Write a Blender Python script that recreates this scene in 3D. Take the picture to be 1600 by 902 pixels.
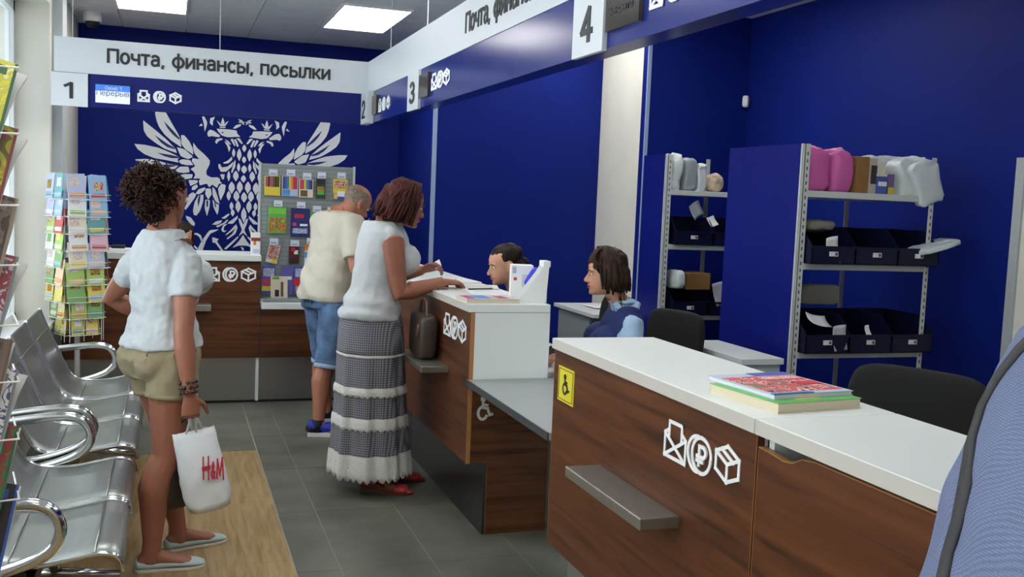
import bpy, bmesh, math, random
from mathutils import Vector, Matrix, noise
R = math.radians
PI = math.pi
SC = bpy.context.scene
COL = SC.collection
for o_ in list(bpy.data.objects): bpy.data.objects.remove(o_)
random.seed(7)

# ---------------------------------------------------------------- camera
CAM_H = 1.58
yaw, pit, rol = R(18.95), R(-5.06), R(2.37)
fw = Vector((math.sin(yaw)*math.cos(pit), math.cos(yaw)*math.cos(pit), math.sin(pit)))
rt = Vector((math.cos(yaw), -math.sin(yaw), 0)); up = rt.cross(fw)
r2 = rt*math.cos(rol)+up*math.sin(rol); u2 = up*math.cos(rol)-rt*math.sin(rol)
cd = bpy.data.cameras.new('camera'); cam = bpy.data.objects.new('camera', cd); COL.objects.link(cam)
m3 = Matrix((r2, u2, -fw)).transposed()
cam.matrix_world = Matrix.Translation((0, 0, CAM_H)) @ m3.to_4x4()
cd.sensor_width = 36; cd.lens = 1560/1600*36; cd.clip_start = .05
SC.camera = cam
# ---------------------------------------------------------------- world, daylight, exposure
wd = bpy.data.worlds.new('world'); SC.world = wd; wd.use_nodes = True
wd.node_tree.nodes['Background'].inputs[0].default_value = (.95, .98, 1, 1)
wd.node_tree.nodes['Background'].inputs[1].default_value = 2.4
SC.view_settings.view_transform = 'Standard'; SC.view_settings.look = 'None'
SC.view_settings.exposure = 0.04; SC.view_settings.gamma = 1
LAMP = 9.0       # strength of the ceiling diffusers
DAY = 42.0        # daylight through each window
SC.cycles.use_denoising = True
SC.cycles.max_bounces = 6
SC.cycles.sample_clamp_indirect = 6
def area(name, loc, rot, sx, sy, e, col=(1, 1, 1)):
    l = bpy.data.lights.new(name, 'AREA'); l.shape = 'RECTANGLE'; l.size = sx; l.size_y = sy; l.energy = e; l.color = col
    o = bpy.data.objects.new(name, l); o.location = loc; o.rotation_euler = rot; COL.objects.link(o); return o
for i_, yw in enumerate((1.15, 3.55, 5.95)):
    area('window_daylight', (-1.35, yw, 1.75), (0, R(-90), 0), 1.9, 1.7, DAY, (.97, .99, 1))

# ---------------------------------------------------------------- materials
def lin(c):
    return tuple((v/255/12.92 if v/255 <= .04045 else ((v/255+.055)/1.055)**2.4) for v in c)
MATS = {}
def mat(name, rgb=(200, 200, 200), rough=.5, metal=0, spec=.5, emit=0, alpha=1, trans=0, var=0, vscale=6, bump=0, bscale=60, stretch=(1, 1, 1), coat=0, ani=None):
    if name in MATS: return MATS[name]
    m = bpy.data.materials.new(name); m.use_nodes = True; nt = m.node_tree; b = nt.nodes['Principled BSDF']
    c = lin(rgb)+(1,)
    b.inputs['Base Color'].default_value = c; b.inputs['Roughness'].default_value = rough; b.inputs['Metallic'].default_value = metal
    b.inputs['Specular IOR Level'].default_value = spec; b.inputs['Alpha'].default_value = alpha; b.inputs['Transmission Weight'].default_value = trans
    b.inputs['Coat Weight'].default_value = coat
    if emit: b.inputs['Emission Color'].default_value = c; b.inputs['Emission Strength'].default_value = emit
    if var or bump:
        tc = nt.nodes.new('ShaderNodeTexCoord'); mp = nt.nodes.new('ShaderNodeMapping'); mp.inputs['Scale'].default_value = stretch
        nt.links.new(tc.outputs['Object'], mp.inputs[0])
        if var:
            n = nt.nodes.new('ShaderNodeTexNoise'); n.inputs['Scale'].default_value = vscale; n.inputs['Detail'].default_value = 6
            nt.links.new(mp.outputs[0], n.inputs['Vector'])
            mx = nt.nodes.new('ShaderNodeValToRGB')
            d = lin(tuple(max(0, v*(1-var)) for v in rgb)); l = lin(tuple(min(255, v*(1+var)) for v in rgb))
            mx.color_ramp.elements[0].position = .3; mx.color_ramp.elements[1].position = .7
            mx.color_ramp.elements[0].color = d+(1,); mx.color_ramp.elements[1].color = l+(1,)
            nt.links.new(n.outputs['Fac'], mx.inputs[0]); nt.links.new(mx.outputs[0], b.inputs['Base Color'])
        if bump:
            n2 = nt.nodes.new('ShaderNodeTexNoise'); n2.inputs['Scale'].default_value = bscale; n2.inputs['Detail'].default_value = 4
            nt.links.new(mp.outputs[0], n2.inputs['Vector'])
            bp = nt.nodes.new('ShaderNodeBump'); bp.inputs['Strength'].default_value = bump; bp.inputs['Distance'].default_value = .01
            nt.links.new(n2.outputs['Fac'], bp.inputs['Height']); nt.links.new(bp.outputs[0], b.inputs['Normal'])
    MATS[name] = m; return m
def printed(name, cols, scale=60, rough=.45):
    # busy printed picture: blotches of a few inks
    if name in MATS: return MATS[name]
    m = bpy.data.materials.new(name); m.use_nodes = True; nt = m.node_tree; b = nt.nodes['Principled BSDF']; b.inputs['Roughness'].default_value = rough
    tc = nt.nodes.new('ShaderNodeTexCoord'); n = nt.nodes.new('ShaderNodeTexNoise'); n.inputs['Scale'].default_value = scale; n.inputs['Detail'].default_value = 2; n.inputs['Distortion'].default_value = 1.2
    nt.links.new(tc.outputs['Object'], n.inputs['Vector']); r = nt.nodes.new('ShaderNodeValToRGB'); r.color_ramp.interpolation = 'CONSTANT'; e = r.color_ramp.elements
    k = len(cols)
    for i, c in enumerate(cols):
        q = e[0] if i == 0 else (e[1] if i == 1 else e.new(.5)); q.position = 0 if i == 0 else .32+.36*i/k
        q.color = lin(c)+(1,)
    nt.links.new(n.outputs['Fac'], r.inputs[0]); nt.links.new(r.outputs[0], b.inputs['Base Color']); MATS[name] = m; return m
def wood(name, stretch, dark, midc, light):
    m = bpy.data.materials.new(name); m.use_nodes = True; nt = m.node_tree; b = nt.nodes['Principled BSDF']
    tc = nt.nodes.new('ShaderNodeTexCoord'); mp = nt.nodes.new('ShaderNodeMapping'); mp.inputs['Scale'].default_value = stretch
    nt.links.new(tc.outputs['Object'], mp.inputs[0])
    n = nt.nodes.new('ShaderNodeTexNoise'); n.inputs['Scale'].default_value = 2.2; n.inputs['Detail'].default_value = 8; n.inputs['Distortion'].default_value = .8
    nt.links.new(mp.outputs[0], n.inputs['Vector'])
    r = nt.nodes.new('ShaderNodeValToRGB'); e = r.color_ramp.elements
    e[0].position = .28; e[0].color = lin(dark)+(1,); e[1].position = .75; e[1].color = lin(light)+(1,)
    k = e.new(.48); k.color = lin(midc)+(1,)
    nt.links.new(n.outputs['Fac'], r.inputs[0]); nt.links.new(r.outputs[0], b.inputs['Base Color'])
    b.inputs['Roughness'].default_value = .42; b.inputs['Specular IOR Level'].default_value = .3
    MATS[name] = m; return m
WOOD_Y = wood('walnut_laminate_y', (9, .7, 13), (52, 29, 17), (88, 50, 28), (108, 64, 37))
WOOD_X = wood('walnut_laminate_x', (.7, 9, 13), (56, 31, 18), (89, 51, 29), (108, 65, 40))
OAK = wood('oak_vinyl', (16, 1.4, 1), (132, 108, 72), (158, 132, 92), (176, 152, 112))
WHITE = mat('white_laminate', (222, 228, 226), .35)
BLUE = mat('blue_wall_paint', (14, 32, 117), .5, var=.05, vscale=1.2, spec=.12)
BLUEG = mat('blue_gloss_panel', (22, 40, 122), .18, spec=.45)
SIGNW = mat('white_sign_panel', (210, 216, 222), .35)
DARKTXT = mat('dark_lettering', (32, 38, 44), .5)
ICONW = mat('white_vinyl_icon', (240, 242, 244), .45)
EMBW = mat('emblem_white_print', (236, 242, 248), .5)
EMBB = mat('emblem_blue_gap', (14, 32, 117), .45)
STEEL = mat('brushed_steel', (165, 165, 162), .32, metal=1, bump=.05, bscale=40, stretch=(1, 1, 30))
CHROME = mat('chrome', (205, 208, 210), .12, metal=1)
GREYLAM = mat('grey_laminate', (150, 156, 156), .4)
GREYEDGE = mat('dark_grey_edge', (62, 64, 66), .45)
LEDGE = mat('aluminium_ledge', (158, 156, 150), .28, metal=.75)
WALLW = mat('cream_wall_paint', (226, 224, 212), .6, var=.02, vscale=3)
WALLG = mat('pale_grey_wall', (196, 204, 208), .55)
RACKG = mat('light_grey_steel', (200, 206, 204), .45)
BINB = mat('navy_plastic_bin', (13, 19, 50), .45, spec=.25)
BLACK = mat('black_fabric', (9, 9, 11), .85)
BLACKP = mat('black_plastic', (18, 18, 20), .4)
PAPER = mat('white_paper', (236, 238, 238), .6)
WIREW = mat('white_wire', (230, 232, 234), .35)
SCREEN = mat('dark_screen', (48, 42, 36), .12, spec=.7)

# ---------------------------------------------------------------- builders
def wm(o):
    m = Matrix.Translation(o.location) @ o.rotation_euler.to_matrix().to_4x4()
    return wm(o.parent) @ o.matrix_parent_inverse @ m if o.parent else m
def adopt(o, p):
    if p is not None:
        o.parent = p; o.matrix_parent_inverse = wm(p).inverted()
def tag(o, label=None, cat=None, group=None, kind=None):
    if label: o['label'] = label
    if cat: o['category'] = cat
    if group: o['group'] = group
    if kind: o['kind'] = kind
    return o
def thing(name, label, cat, loc=(0, 0, 0), rotz=0, group=None):
    o = bpy.data.objects.new(name, None); o.empty_display_size = .1; COL.objects.link(o)
    o.location = loc; o.rotation_euler = (0, 0, rotz)
    return tag(o, label, cat, group)
class MB:
    def __init__(s): s.bm = bmesh.new(); s.T = Matrix()
    def face(s, pts):
        return s.bm.faces.new([s.bm.verts.new(s.T @ Vector(p)) for p in pts])
    def box(s, x0, x1, y0, y1, z0, z1, M=None):
        M = s.T @ (M or Matrix())
        v = [s.bm.verts.new(M @ Vector((x, y, z))) for x in (x0, x1) for y in (y0, y1) for z in (z0, z1)]
        for f in ((0, 1, 3, 2), (4, 6, 7, 5), (0, 4, 5, 1), (2, 3, 7, 6), (0, 2, 6, 4), (1, 5, 7, 3)): s.bm.faces.new([v[i] for i in f])
        return s
    def prism(s, poly, frame, d0, d1):
        # poly: 2D outline, frame: (origin, x axis, y axis); extruded along x cross y from d0 to d1
        o, ax, ay = [Vector(q) for q in frame]; n = ax.cross(ay)
        a = [s.bm.verts.new(s.T @ (o+ax*p[0]+ay*p[1]+n*d0)) for p in poly]; b = [s.bm.verts.new(s.T @ (o+ax*p[0]+ay*p[1]+n*d1)) for p in poly]
        k = len(poly)
        try:
            s.bm.faces.new(a[::-1]); s.bm.faces.new(b)
        except ValueError: pass
        for i in range(k): s.bm.faces.new((a[i], a[(i+1) % k], b[(i+1) % k], b[i]))
        return s
    def tube(s, pts, r, n=8, closed=False, ry=None):
        pts = [Vector(p) for p in pts]; k = len(pts); rings = []
        rr = r if isinstance(r, (list, tuple)) else [r]*k
        prev = None
        for i, p in enumerate(pts):
            t = (pts[(i+1) % k]-pts[i-1]) if closed else (pts[min(i+1, k-1)]-pts[max(i-1, 0)])
            t = t.normalized() if t.length > 1e-9 else Vector((0, 0, 1))
            if prev is None:
                a = Vector((0, 0, 1)) if abs(t.z) < .9 else Vector((0, 1, 0)); u = t.cross(a).normalized()
            else:
                u = (prev-t*prev.dot(t)); u = u.normalized() if u.length > 1e-6 else t.orthogonal().normalized()
            prev = u; w = t.cross(u)
            rings.append([s.bm.verts.new(s.T @ (p+(u*math.cos(2*PI*j/n)+w*math.sin(2*PI*j/n))*rr[i])) for j in range(n)])
        for i in range(k if closed else k-1):
            A, B = rings[i], rings[(i+1) % k]
            for j in range(n): s.bm.faces.new((A[j], A[(j+1) % n], B[(j+1) % n], B[j]))
        if not closed: s.bm.faces.new(rings[0][::-1]); s.bm.faces.new(rings[-1])
        return s
    def loft(s, rings, cap=True):
        R_ = [[s.bm.verts.new(s.T @ Vector(p)) for p in r] for r in rings]; n = len(R_[0])
        for A, B in zip(R_, R_[1:]):
            for j in range(n): s.bm.faces.new((A[j], A[(j+1) % n], B[(j+1) % n], B[j]))
        if cap: s.bm.faces.new(R_[0][::-1]); s.bm.faces.new(R_[-1])
        return s
    def ell(s, c, r, M=None, nu=14, nv=9):
        M = M or Matrix(); c = Vector(c); rings = []
        for i in range(1, nv):
            th = PI*i/nv
            rings.append([c+(M.to_3x3() @ Vector((r[0]*math.sin(th)*math.cos(2*PI*j/nu), r[1]*math.sin(th)*math.sin(2*PI*j/nu), -r[2]*math.cos(th)))) for j in range(nu)])
        return s.loft(rings)
    def build(s, name, m, parent=None, smooth=False, bevel=0, seg=2):
        bmesh.ops.recalc_face_normals(s.bm, faces=s.bm.faces)
        me = bpy.data.meshes.new(name); s.bm.to_mesh(me); s.bm.free()
        me.materials.append(m)
        if smooth: me.shade_smooth()
        o = bpy.data.objects.new(name, me); COL.objects.link(o); adopt(o, parent)
        if bevel:
            bv = o.modifiers.new('bevel', 'BEVEL'); bv.width = bevel; bv.segments = seg; bv.limit_method = 'ANGLE'
        return o
def bx(name, m, parent, x0, x1, y0, y1, z0, z1, bevel=0, M=None):
    return MB().box(x0, x1, y0, y1, z0, z1, M).build(name, m, parent, bevel=bevel)
def children(o): return [c for c in bpy.data.objects if c.parent == o]
def copy_tree(o, parent=None):
    c = o.copy(); COL.objects.link(c)
    if parent: c.parent = parent
    for ch in children(o): copy_tree(ch, c)
    return c
def fr_south(x, y, z): return ((x, y, z), (1, 0, 0), (0, 0, 1))       # seen from the hall looking north: text runs +X
def fr_west(x, y, z): return ((x, y, z), (0, -1, 0), (0, 0, 1))       # seen from the west: text runs -Y
def _o(cx, cy, rx, ry, a0=0, a1=360, n=18): return [(cx+rx*math.cos(R(a0+(a1-a0)*i/n)), cy+ry*math.sin(R(a0+(a1-a0)*i/n))) for i in range(n+1)]
GL = {' ': (.25, []), ',': (.2, [[(.1, .02), (.06, -.12)]]), 'П': (.6, [[(.06, 0), (.06, .7), (.54, .7), (.54, 0)]]), 'о': (.5, [_o(.25, .27, .19, .27)]),
 'ч': (.46, [[(.05, .54), (.05, .38)]+_o(.2, .38, .15, .14, 180, 270, 5)+[(.4, .24)], [(.4, .54), (.4, 0)]]), 'т': (.44, [[(.02, .54), (.42, .54)], [(.22, .54), (.22, 0)]]),
 'а': (.48, [[(.08, .46)]+_o(.22, .4, .17, .14, 130, 0, 6)+[(.4, 0)], [(.4, .3), (.2, .3)]+_o(.2, .15, .14, .15, 90, 270, 6)+[(.3, .02), (.4, .12)]]),
 'ф': (.66, [_o(.33, .27, .27, .27), [(.33, .74), (.33, -.2)]]), 'и': (.52, [[(.06, .54), (.06, 0), (.44, .54), (.44, 0)]]), 'н': (.5, [[(.06, .54), (.06, 0)], [(.43, .54), (.43, 0)], [(.06, .28), (.43, .28)]]),
 'с': (.46, [_o(.25, .27, .19, .27, 45, 315)]), 'ы': (.66, [[(.06, .54), (.06, 0), (.26, 0)]+_o(.26, .16, .15, .16, -90, 90, 8)+[(.06, .32)], [(.58, .54), (.58, 0)]]),
 'п': (.5, [[(.06, 0), (.06, .54), (.43, .54), (.43, 0)]]), 'л': (.52, [[(.0, 0), (.1, .03), (.15, .2), (.17, .54), (.44, .54), (.44, 0)]]), 'к': (.46, [[(.06, .54), (.06, 0)], [(.06, .26), (.18, .26), (.4, .54)], [(.18, .28), (.42, 0)]]),
 'О': (.7, [_o(.35, .35, .29, .35)]), 'е': (.5, [[(.06, .29), (.43, .29)]+_o(.25, .27, .19, .27, 5, 320)]), 'р': (.5, [[(.06, .54), (.06, -.2)], _o(.25, .27, .19, .27)]), 'в': (.48, [[(.06, 0), (.06, .54), (.26, .54)]+_o(.26, .42, .13, .12, 90, -90, 6)+[(.06, .3), (.28, .3)]+_o(.28, .15, .14, .15, 90, -90, 6)+[(.06, 0)]]),
 'З': (.56, [[(.06, .6)]+_o(.26, .53, .2, .17, 120, -90, 8)+[(.2, .36), (.28, .36)]+_o(.28, .18, .21, .18, 90, -150, 9)]),
 '1': (.4, [[(.06, .54), (.26, .68), (.26, 0)]]), '2': (.5, [_o(.24, .5, .19, .2, 170, -30, 10)+[(.05, .02), (.46, .02)]]), '3': (.5, [_o(.23, .52, .18, .17, 150, -90, 9)+_o(.23, .18, .2, .18, 90, -150, 9)]), '4': (.52, [[(.36, 0), (.36, .7), (.04, .2), (.5, .2)]]),
 'H': (.62, [[(.08, 0), (.05, .7)], [(.5, -.03), (.48, .72)], [(-.02, .33), (.6, .38)]]), '&': (.4, [[(.34, .0), (.1, .4), (.2, .52), (.26, .4), (.04, .14), (.14, 0), (.32, .2)]]), 'M': (.66, [[(.06, 0), (.1, .62), (.3, .1), (.5, .66), (.6, -.04)]])}
def text(name, s, fr, w, h, m, parent, depth=.003, bold=.14):
    x = 0; L = []
    for ch in s:
        adv, ls = GL[ch]; L += [[(px+x, py) for px, py in l] for l in ls]; x += adv+.055
    P = [p for l in L for p in l]; x0, x1, y0, y1 = min(p[0] for p in P)-bold/2, max(p[0] for p in P)+bold/2, min(p[1] for p in P)-bold/2, max(p[1] for p in P)+bold/2
    sx, sy = w/(x1-x0), h/(y1-y0); b = MB(); k = 0
    for l in L:
        l = [Vector(p) for p in l]
        for a, c in zip(l, l[1:]):
            d = c-a
            if d.length < 1e-6: continue
            d.normalize(); e = Vector((-d.y, d.x))*bold/2; q = d*bold*.3; k += 1
            b.prism([((p.x-x0)*sx, (p.y-y0)*sy) for p in (a-q-e, c+q-e, c+q+e, a-q+e)], fr, 0, depth+.00003*(k % 40))
    return tag(b.build(name, m, parent), kind='stuff')
def strokes(name, lines, fr, w, h, t, m, parent, depth=.002):
    b = MB()
    kk = 0
    for L in lines:
        P = [Vector((t/2+x*(w-t), t/2+y*(h-t))) for x, y in L]
        for a, c in zip(P, P[1:]):
            d = (c-a)
            if d.length < 1e-6: continue
            d.normalize(); e = Vector((-d.y, d.x))*t/2; a2 = a-d*t/2; c2 = c+d*t/2
            kk += 1; b.prism([a2-e, c2-e, c2+e, a2+e], fr, 0, depth+.00006*kk)
    return b.build(name, m, parent)
def arc(cx, cy, r, a0, a1, n=20, ry=None):
    return [(cx+r*math.cos(R(a0+(a1-a0)*i/n)), cy+(ry or r)*math.sin(R(a0+(a1-a0)*i/n))) for i in range(n+1)]
ENV = [[(0, 0), (1, 0), (1, .64), (.8, .78)], [(0, 0), (0, .64), (.2, .78)], [(.2, .54), (.2, 1), (.8, 1), (.8, .54)], [(0, 0), (1, .64)], [(0, .64), (1, 0)]]
COIN = [arc(.58, .5, .42, 0, 360, 24, .5), arc(.4, .5, .42, 80, 280, 16, .5), [(.5, .22), (.5, .76), (.64, .76)], arc(.64, .61, .15, 90, -90, 8), [(.42, .46), (.64, .46)], [(.42, .34), (.66, .34)]]
BOXI = [[(.5, 0), (0, .25), (0, .75), (.5, 1), (1, .75), (1, .25), (.5, 0)], [(.5, 0), (.5, .5)], [(0, .75), (.5, .5), (1, .75)], [(.26, .87), (.76, .62)]]
WHEEL = [arc(.42, .3, .28, 100, 330, 18), [(.42, .92), (.42, .55), (.72, .5), (.86, .2), (1, .24)], [(.42, .68), (.68, .66)], arc(.42, .95, .07, 0, 360, 10)]
def icons(fr, wi, hi, gap, t, parent, spots=None):
    o_, ax, ay = [Vector(q) for q in fr]
    for k, (nm, L) in enumerate((('envelope_icon', ENV), ('coin_icon', COIN), ('parcel_icon', BOXI))):
        strokes(nm, L, (o_+ax*gap*k, ax, ay), wi, hi, t, ICONW, parent)
EAGLE_X=0.628
EAGLE_W=[[-765,2278,-776,2221,-763,2156,-741,2100,-695,2037,-635,1984,-550,1931,-559,1992,-572,2036,-628,2130,-680,2223,-709,2274,-739,2315],
[-875,2151,-870,2062,-840,2011,-777,1962,-693,1910,-587,1876,-601,1915,-669,1986,-753,2056,-837,2121],
[-947,1939,-918,1893,-860,1852,-776,1821,-675,1809,-570,1792,-583,1818,-562,1841,-651,1881,-744,1916,-860,1935],
[-942,1802,-901,1771,-842,1743,-750,1725,-658,1730,-603,1733,-574,1765,-650,1775,-776,1808,-859,1811],
[-900,1665,-816,1643,-707,1648,-589,1676,-607,1701,-691,1715,-817,1696],
[-841,1553,-749,1557,-665,1596,-581,1654,-657,1650,-758,1610],
[-748,1442,-664,1472,-588,1537,-521,1621,-589,1609,-673,1543],
[-507,1367,-518,1382,-479,1483,-439,1527,-416,1513,-434,1474],
[-537,1423,-508,1478,-464,1522,-435,1535,-471,1491,-500,1440],
[-436,1327,-444,1365,-430,1443,-398,1506,-354,1515,-356,1453,-381,1367,-414,1320],
[-321,1319,-343,1392,-338,1470,-297,1467,-300,1401],
[-232,1334,-266,1403,-275,1472,-241,1435,-218,1428,-221,1365],
[-424,1520,-398,1560,-340,1582,-339,1562,-369,1530,-398,1514],
[-339,1516,-336,1570,-291,1572,-283,1518,-312,1471],
[-277,1588,-254,1566,-234,1512,-211,1432,-249,1458,-275,1511],
[-228,1575,-199,1619,-161,1609,-168,1546,-204,1467,-220,1521],
[-457,1550,-454,1581,-414,1605,-402,1583,-428,1555],
[-448,1977,-413,1930,-353,1879,-304,1828,-304,1792,-333,1728,-329,1692,-289,1672,-237,1677,-215,1666,-211,1639,-193,1626,-223,1616,-236,1579,-280,1609,-305,1581,-327,1616,-388,1595,-397,1635,-384,1658,-444,1655,-427,1688,-441,1718,-471,1739,-429,1768,-459,1811,-455,1838,-395,1832,-439,1884,-449,1928],
[-555,2041,-526,2039,-483,1988,-452,1927,-447,1870,-516,1915,-550,1957],
[-588,1929,-524,1915,-447,1852,-489,1827,-557,1851],
[-570,1810,-540,1825,-472,1819,-446,1776,-506,1773,-557,1784],
[-598,1724,-561,1757,-488,1761,-475,1712,-530,1701,-581,1707],
[-573,1676,-522,1692,-449,1694,-455,1659,-521,1643,-555,1650],
[-487,1640,-405,1642,-409,1617,-469,1587,-478,1614],
[-248,2115,-166,2116,-72,2110,-68,2083,-38,2054,-75,2052,-150,2044,-202,2056,-233,2089],
[-325,2083,-307,2103,-270,2094,-217,2055,-224,2039,-291,2047,-317,2038,-329,2060],
[-261,1995,-247,2023,-202,2033,-191,2022,-231,2004,-246,1977],
[-176,2023,-142,2010,-119,1980,-134,1979],
[-179,2004,-149,1994,-122,1949,-137,1910,-152,1963],
[-127,2026,-105,2035,-81,1974,-89,1966],
[-97,2028,-75,2029,-51,1968,-66,1960],
[-75,2040,-45,2042,-14,1994,-29,1989],
[-249,2191,-226,2173,-211,2155,-208,2182,-196,2221,-182,2184,-178,2157,-167,2177,-145,2190,-174,2142,-219,2139],
[-222,2134,-170,2137,-170,2127,-222,2124],
[-378,2217,-356,2218,-330,2167,-337,2128,-351,2081,-359,2150],
[-305,2207,-264,2221,-282,2177,-282,2139,-308,2161],
[-403,2128,-378,2156,-370,2134],
[-106,2127,-77,2160,-32,2170,-39,2151,-84,2125],
[-55,2192,-6,2194,-6,2180,-55,2180],
[-63,2215,-25,2205,-5,2164,-17,2167],
[-188,1810,-147,1832,-110,1872,-106,1842,-139,1809,-176,1803],
[-228,1797,-213,1797,-198,1767,-146,1778,-94,1827,-108,1780,-160,1731,-205,1728,-228,1766],
[-90,1827,-79,1843,-78,1781,-107,1718,-115,1733],
[-212,1705,-171,1707,-178,1660,-193,1659],
[-2,1987,14,1967,17,1946,-1,1917,-21,1944,-18,1965],
[-3,1880,14,1861,17,1841,-2,1814,-21,1839,-19,1859],
[-1,1798,21,1775,25,1751,0,1717,-26,1748,-23,1773],
[-5,1708,15,1687,18,1666,-4,1636,-27,1664,-25,1685],
[-47,1949,-29,1915,-25,1881,-45,1833,-67,1878,-64,1913],
[-96,1945,-83,1921,-81,1897,-95,1863,-110,1895,-108,1920],
[-50,1817,-37,1792,-35,1767,-49,1732,-64,1765,-62,1791],
[-74,1746,-52,1717,-48,1687,-72,1645,-98,1685,-95,1715],
[-136,1743,-124,1714,-121,1684,-135,1643,-150,1682,-148,1713],
[-109,1646,-84,1612,-80,1577,-107,1529,-136,1575,-132,1610],
[-37,1653,-14,1619,-9,1584,-35,1536,-63,1582,-60,1617],
[-134,1559,-117,1532,-114,1504,-132,1466,-152,1503,-150,1531],
[-66,1564,-43,1534,-38,1502,-64,1459,-92,1500,-88,1532],
[2,1553,26,1524,30,1493,4,1452,-23,1491,-20,1522],
[-108,1459,-92,1435,-90,1410,-106,1377,-124,1409,-122,1434],
[-49,1474,-28,1440,-24,1406,-47,1359,-72,1404,-70,1439],
[-96,1391,-81,1372,-78,1351,-95,1323,-113,1350,-111,1370],
[3,1411,24,1369,29,1326,5,1267,-20,1324,-18,1367],
[-43,1309,-25,1302,6,1239,7,1181,-40,1143,-10,1202,-35,1266],
[-94,1034,-39,1093,-2,1152,7,1152,9,1058,-39,1057],
[-21,1047,9,1036,9,1011,-3,1014],
[-167,1025,-129,1062,-47,1143,-37,1136,-95,1070,-149,1018],
[-136,1266,-91,1300,-50,1334,-50,1309,-91,1257,-132,1256],
[-277,1244,-243,1274,-188,1286,-198,1261,-235,1242],
[-195,1304,-134,1349,-120,1342,-161,1301],
[-242,1231,-174,1262,-147,1291,-133,1292,-153,1262,-228,1217],
[-194,1204,-174,1247,-139,1256,-170,1226,-173,1190,-145,1194,-166,1176,-186,1182],
[-155,1155,-111,1199,-63,1254,-49,1222,-68,1164,-137,1112,-147,1119,-96,1164,-69,1215,-103,1185,-151,1148],
[-413,986,-363,1096,-297,1192,-215,1202,-237,1186,-289,1161,-326,1097,-354,1011,-346,988],
[-445,1156,-408,1165,-371,1143,-351,1081,-366,1081,-385,1127,-415,1149,-445,1145],
[-466,1055,-429,1052,-399,1025,-406,1010,-436,1040,-466,1043],
[-274,1130,-214,1112,-232,1092,-167,999,-189,999,-247,1080,-269,1075],
[-506,1317,-462,1303,-424,1250,-431,1223,-461,1241,-498,1286]]
EAGLE_B=[[-702,2156,-670,2092,-627,2041,-568,1996,-565,2010,-619,2073],
[-778,2028,-727,1965,-668,1924,-605,1910,-609,1923,-668,1955],
[-756,1871,-693,1843,-633,1829,-566,1832,-570,1845,-651,1859],
[-751,1763,-675,1751,-573,1763,-650,1773],
[-400,1398,-405,1459,-392,1506,-379,1507,-386,1452],
[-325,1400,-331,1462,-312,1463,-313,1409],
[-245,1392,-262,1449,-252,1446,-241,1419],
[-207,2090,-181,2088,-199,2075]]
STRAP = [((1.073,0.968,1.465),(0.740,0.668,-0.079)), ((1.056,0.984,1.440),(0.728,0.679,-0.096)), ((1.039,0.998,1.412),(0.716,0.688,-0.116)), ((1.022,1.009,1.378),(0.705,0.696,-0.139)), ((1.006,1.016,1.338),(0.693,0.701,-0.167)), ((0.993,1.016,1.291),(0.685,0.701,-0.199)), ((0.982,1.009,1.233),(0.677,0.696,-0.239)), ((0.970,1.004,1.188),(0.669,0.692,-0.271)), ((0.956,1.001,1.149),(0.660,0.690,-0.297)), ((0.947,0.997,1.120),(0.653,0.688,-0.317)), ((0.937,0.992,1.090),(0.647,0.684,-0.338))]
# ================================================================ THE SETTING
XW, YB, ZC = -.78, 9.55, 2.95          # left wall, back wall, ceiling
XR, ZS = 4.48, 3.14                     # right wall, ceiling over the service zone
YC2, XC2 = 7.28, 3.57                   # wall face beside the shelves
YC3, XC3 = 8.18, 2.067
YN = -1.6
fl = bx('floor', mat('floor_screed', (150, 150, 142), .7), None, XW-.3, XR+.2, YN-.2, YB+.2, -.12, -.0012); tag(fl, kind='structure')
TILE = mat('grey_stone_tile', (100, 100, 92), .4, var=.15, vscale=3.5, bump=.05, bscale=30, spec=.4)
tm = {}
xs = [.508]+[1.092+.4*k for k in range(-1, 9)]
xs = [.508, .692, 1.092, 1.492, 1.892, 2.292, 2.692, 3.092, 3.492, 3.892, XR+.02]
ys = [4.08+.8*k for k in range(-7, 8)]
def slab(nm, m, x0, x1, y0, y1, g=.0025):
    return bx(nm, m, fl, x0+g, x1-g, y0+g, y1-g, -.01, 0)
for i in range(len(xs)-1):
    for j in range(len(ys)-1): slab('floor_tile', TILE, xs[i], xs[i+1], ys[j], min(ys[j+1], YB), .0018)
for x in (XW, -.308, .1):
    x1 = {XW: -.308, -.308: .1, .1: .505}[x]
    for y0, y1 in ((6.13, 6.88), (6.88, 7.68), (7.68, 8.48), (8.48, YB)): slab('floor_tile', TILE, x, x1, y0, y1, .0018)
for i in range(8):
    x1 = .505-.17*i; x0 = max(XW, x1-.17)
    y = 6.13; L = (.95, 1.32, .6, 1.1, .8, .5, 1.2, .7)[i]
    while y > YN:
        slab('floor_plank', OAK, x0, x1, max(YN, y-L), y, .0008); y -= L; L = .95
# walls
def wall(nm, m, *b): return tag(bx(nm, m, None, *b), kind='structure')
wall('wall_back', BLUE, XW-.3, XC3, YB, YB+.15, 0, ZC+.1)
wall('wall_right_far', BLUE, XC3, XC3+.1, YC3+.1, YB+.15, 0, ZS+.06)
wall('wall_right_recess', BLUE, XC3, XC2, YC3, YC3+.1, 0, ZS+.06)
wall('wall_right_pier', WALLW, XC2, XC2+.1, YC2+.1, YC3+.1, 0, ZS+.06)
wall('wall_right_return', BLUE, XC2, XR, YC2, YC2+.1, 0, ZS+.06)
wall('wall_right', BLUE, XR, XR+.1, YN, YC2+.1, 0, ZS+.06)
wall('wall_front', WALLW, XW-.3, XR+.1, YN-.12, YN, 0, ZS+.06)
TRIM = mat('pale_blue_corner_trim', (150, 168, 205), .4)
tag(bx('trim_1', TRIM, None, XC3-.012, XC3+.022, YC3-.012, YC3+.01, 0, ZS), kind='structure')
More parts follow.
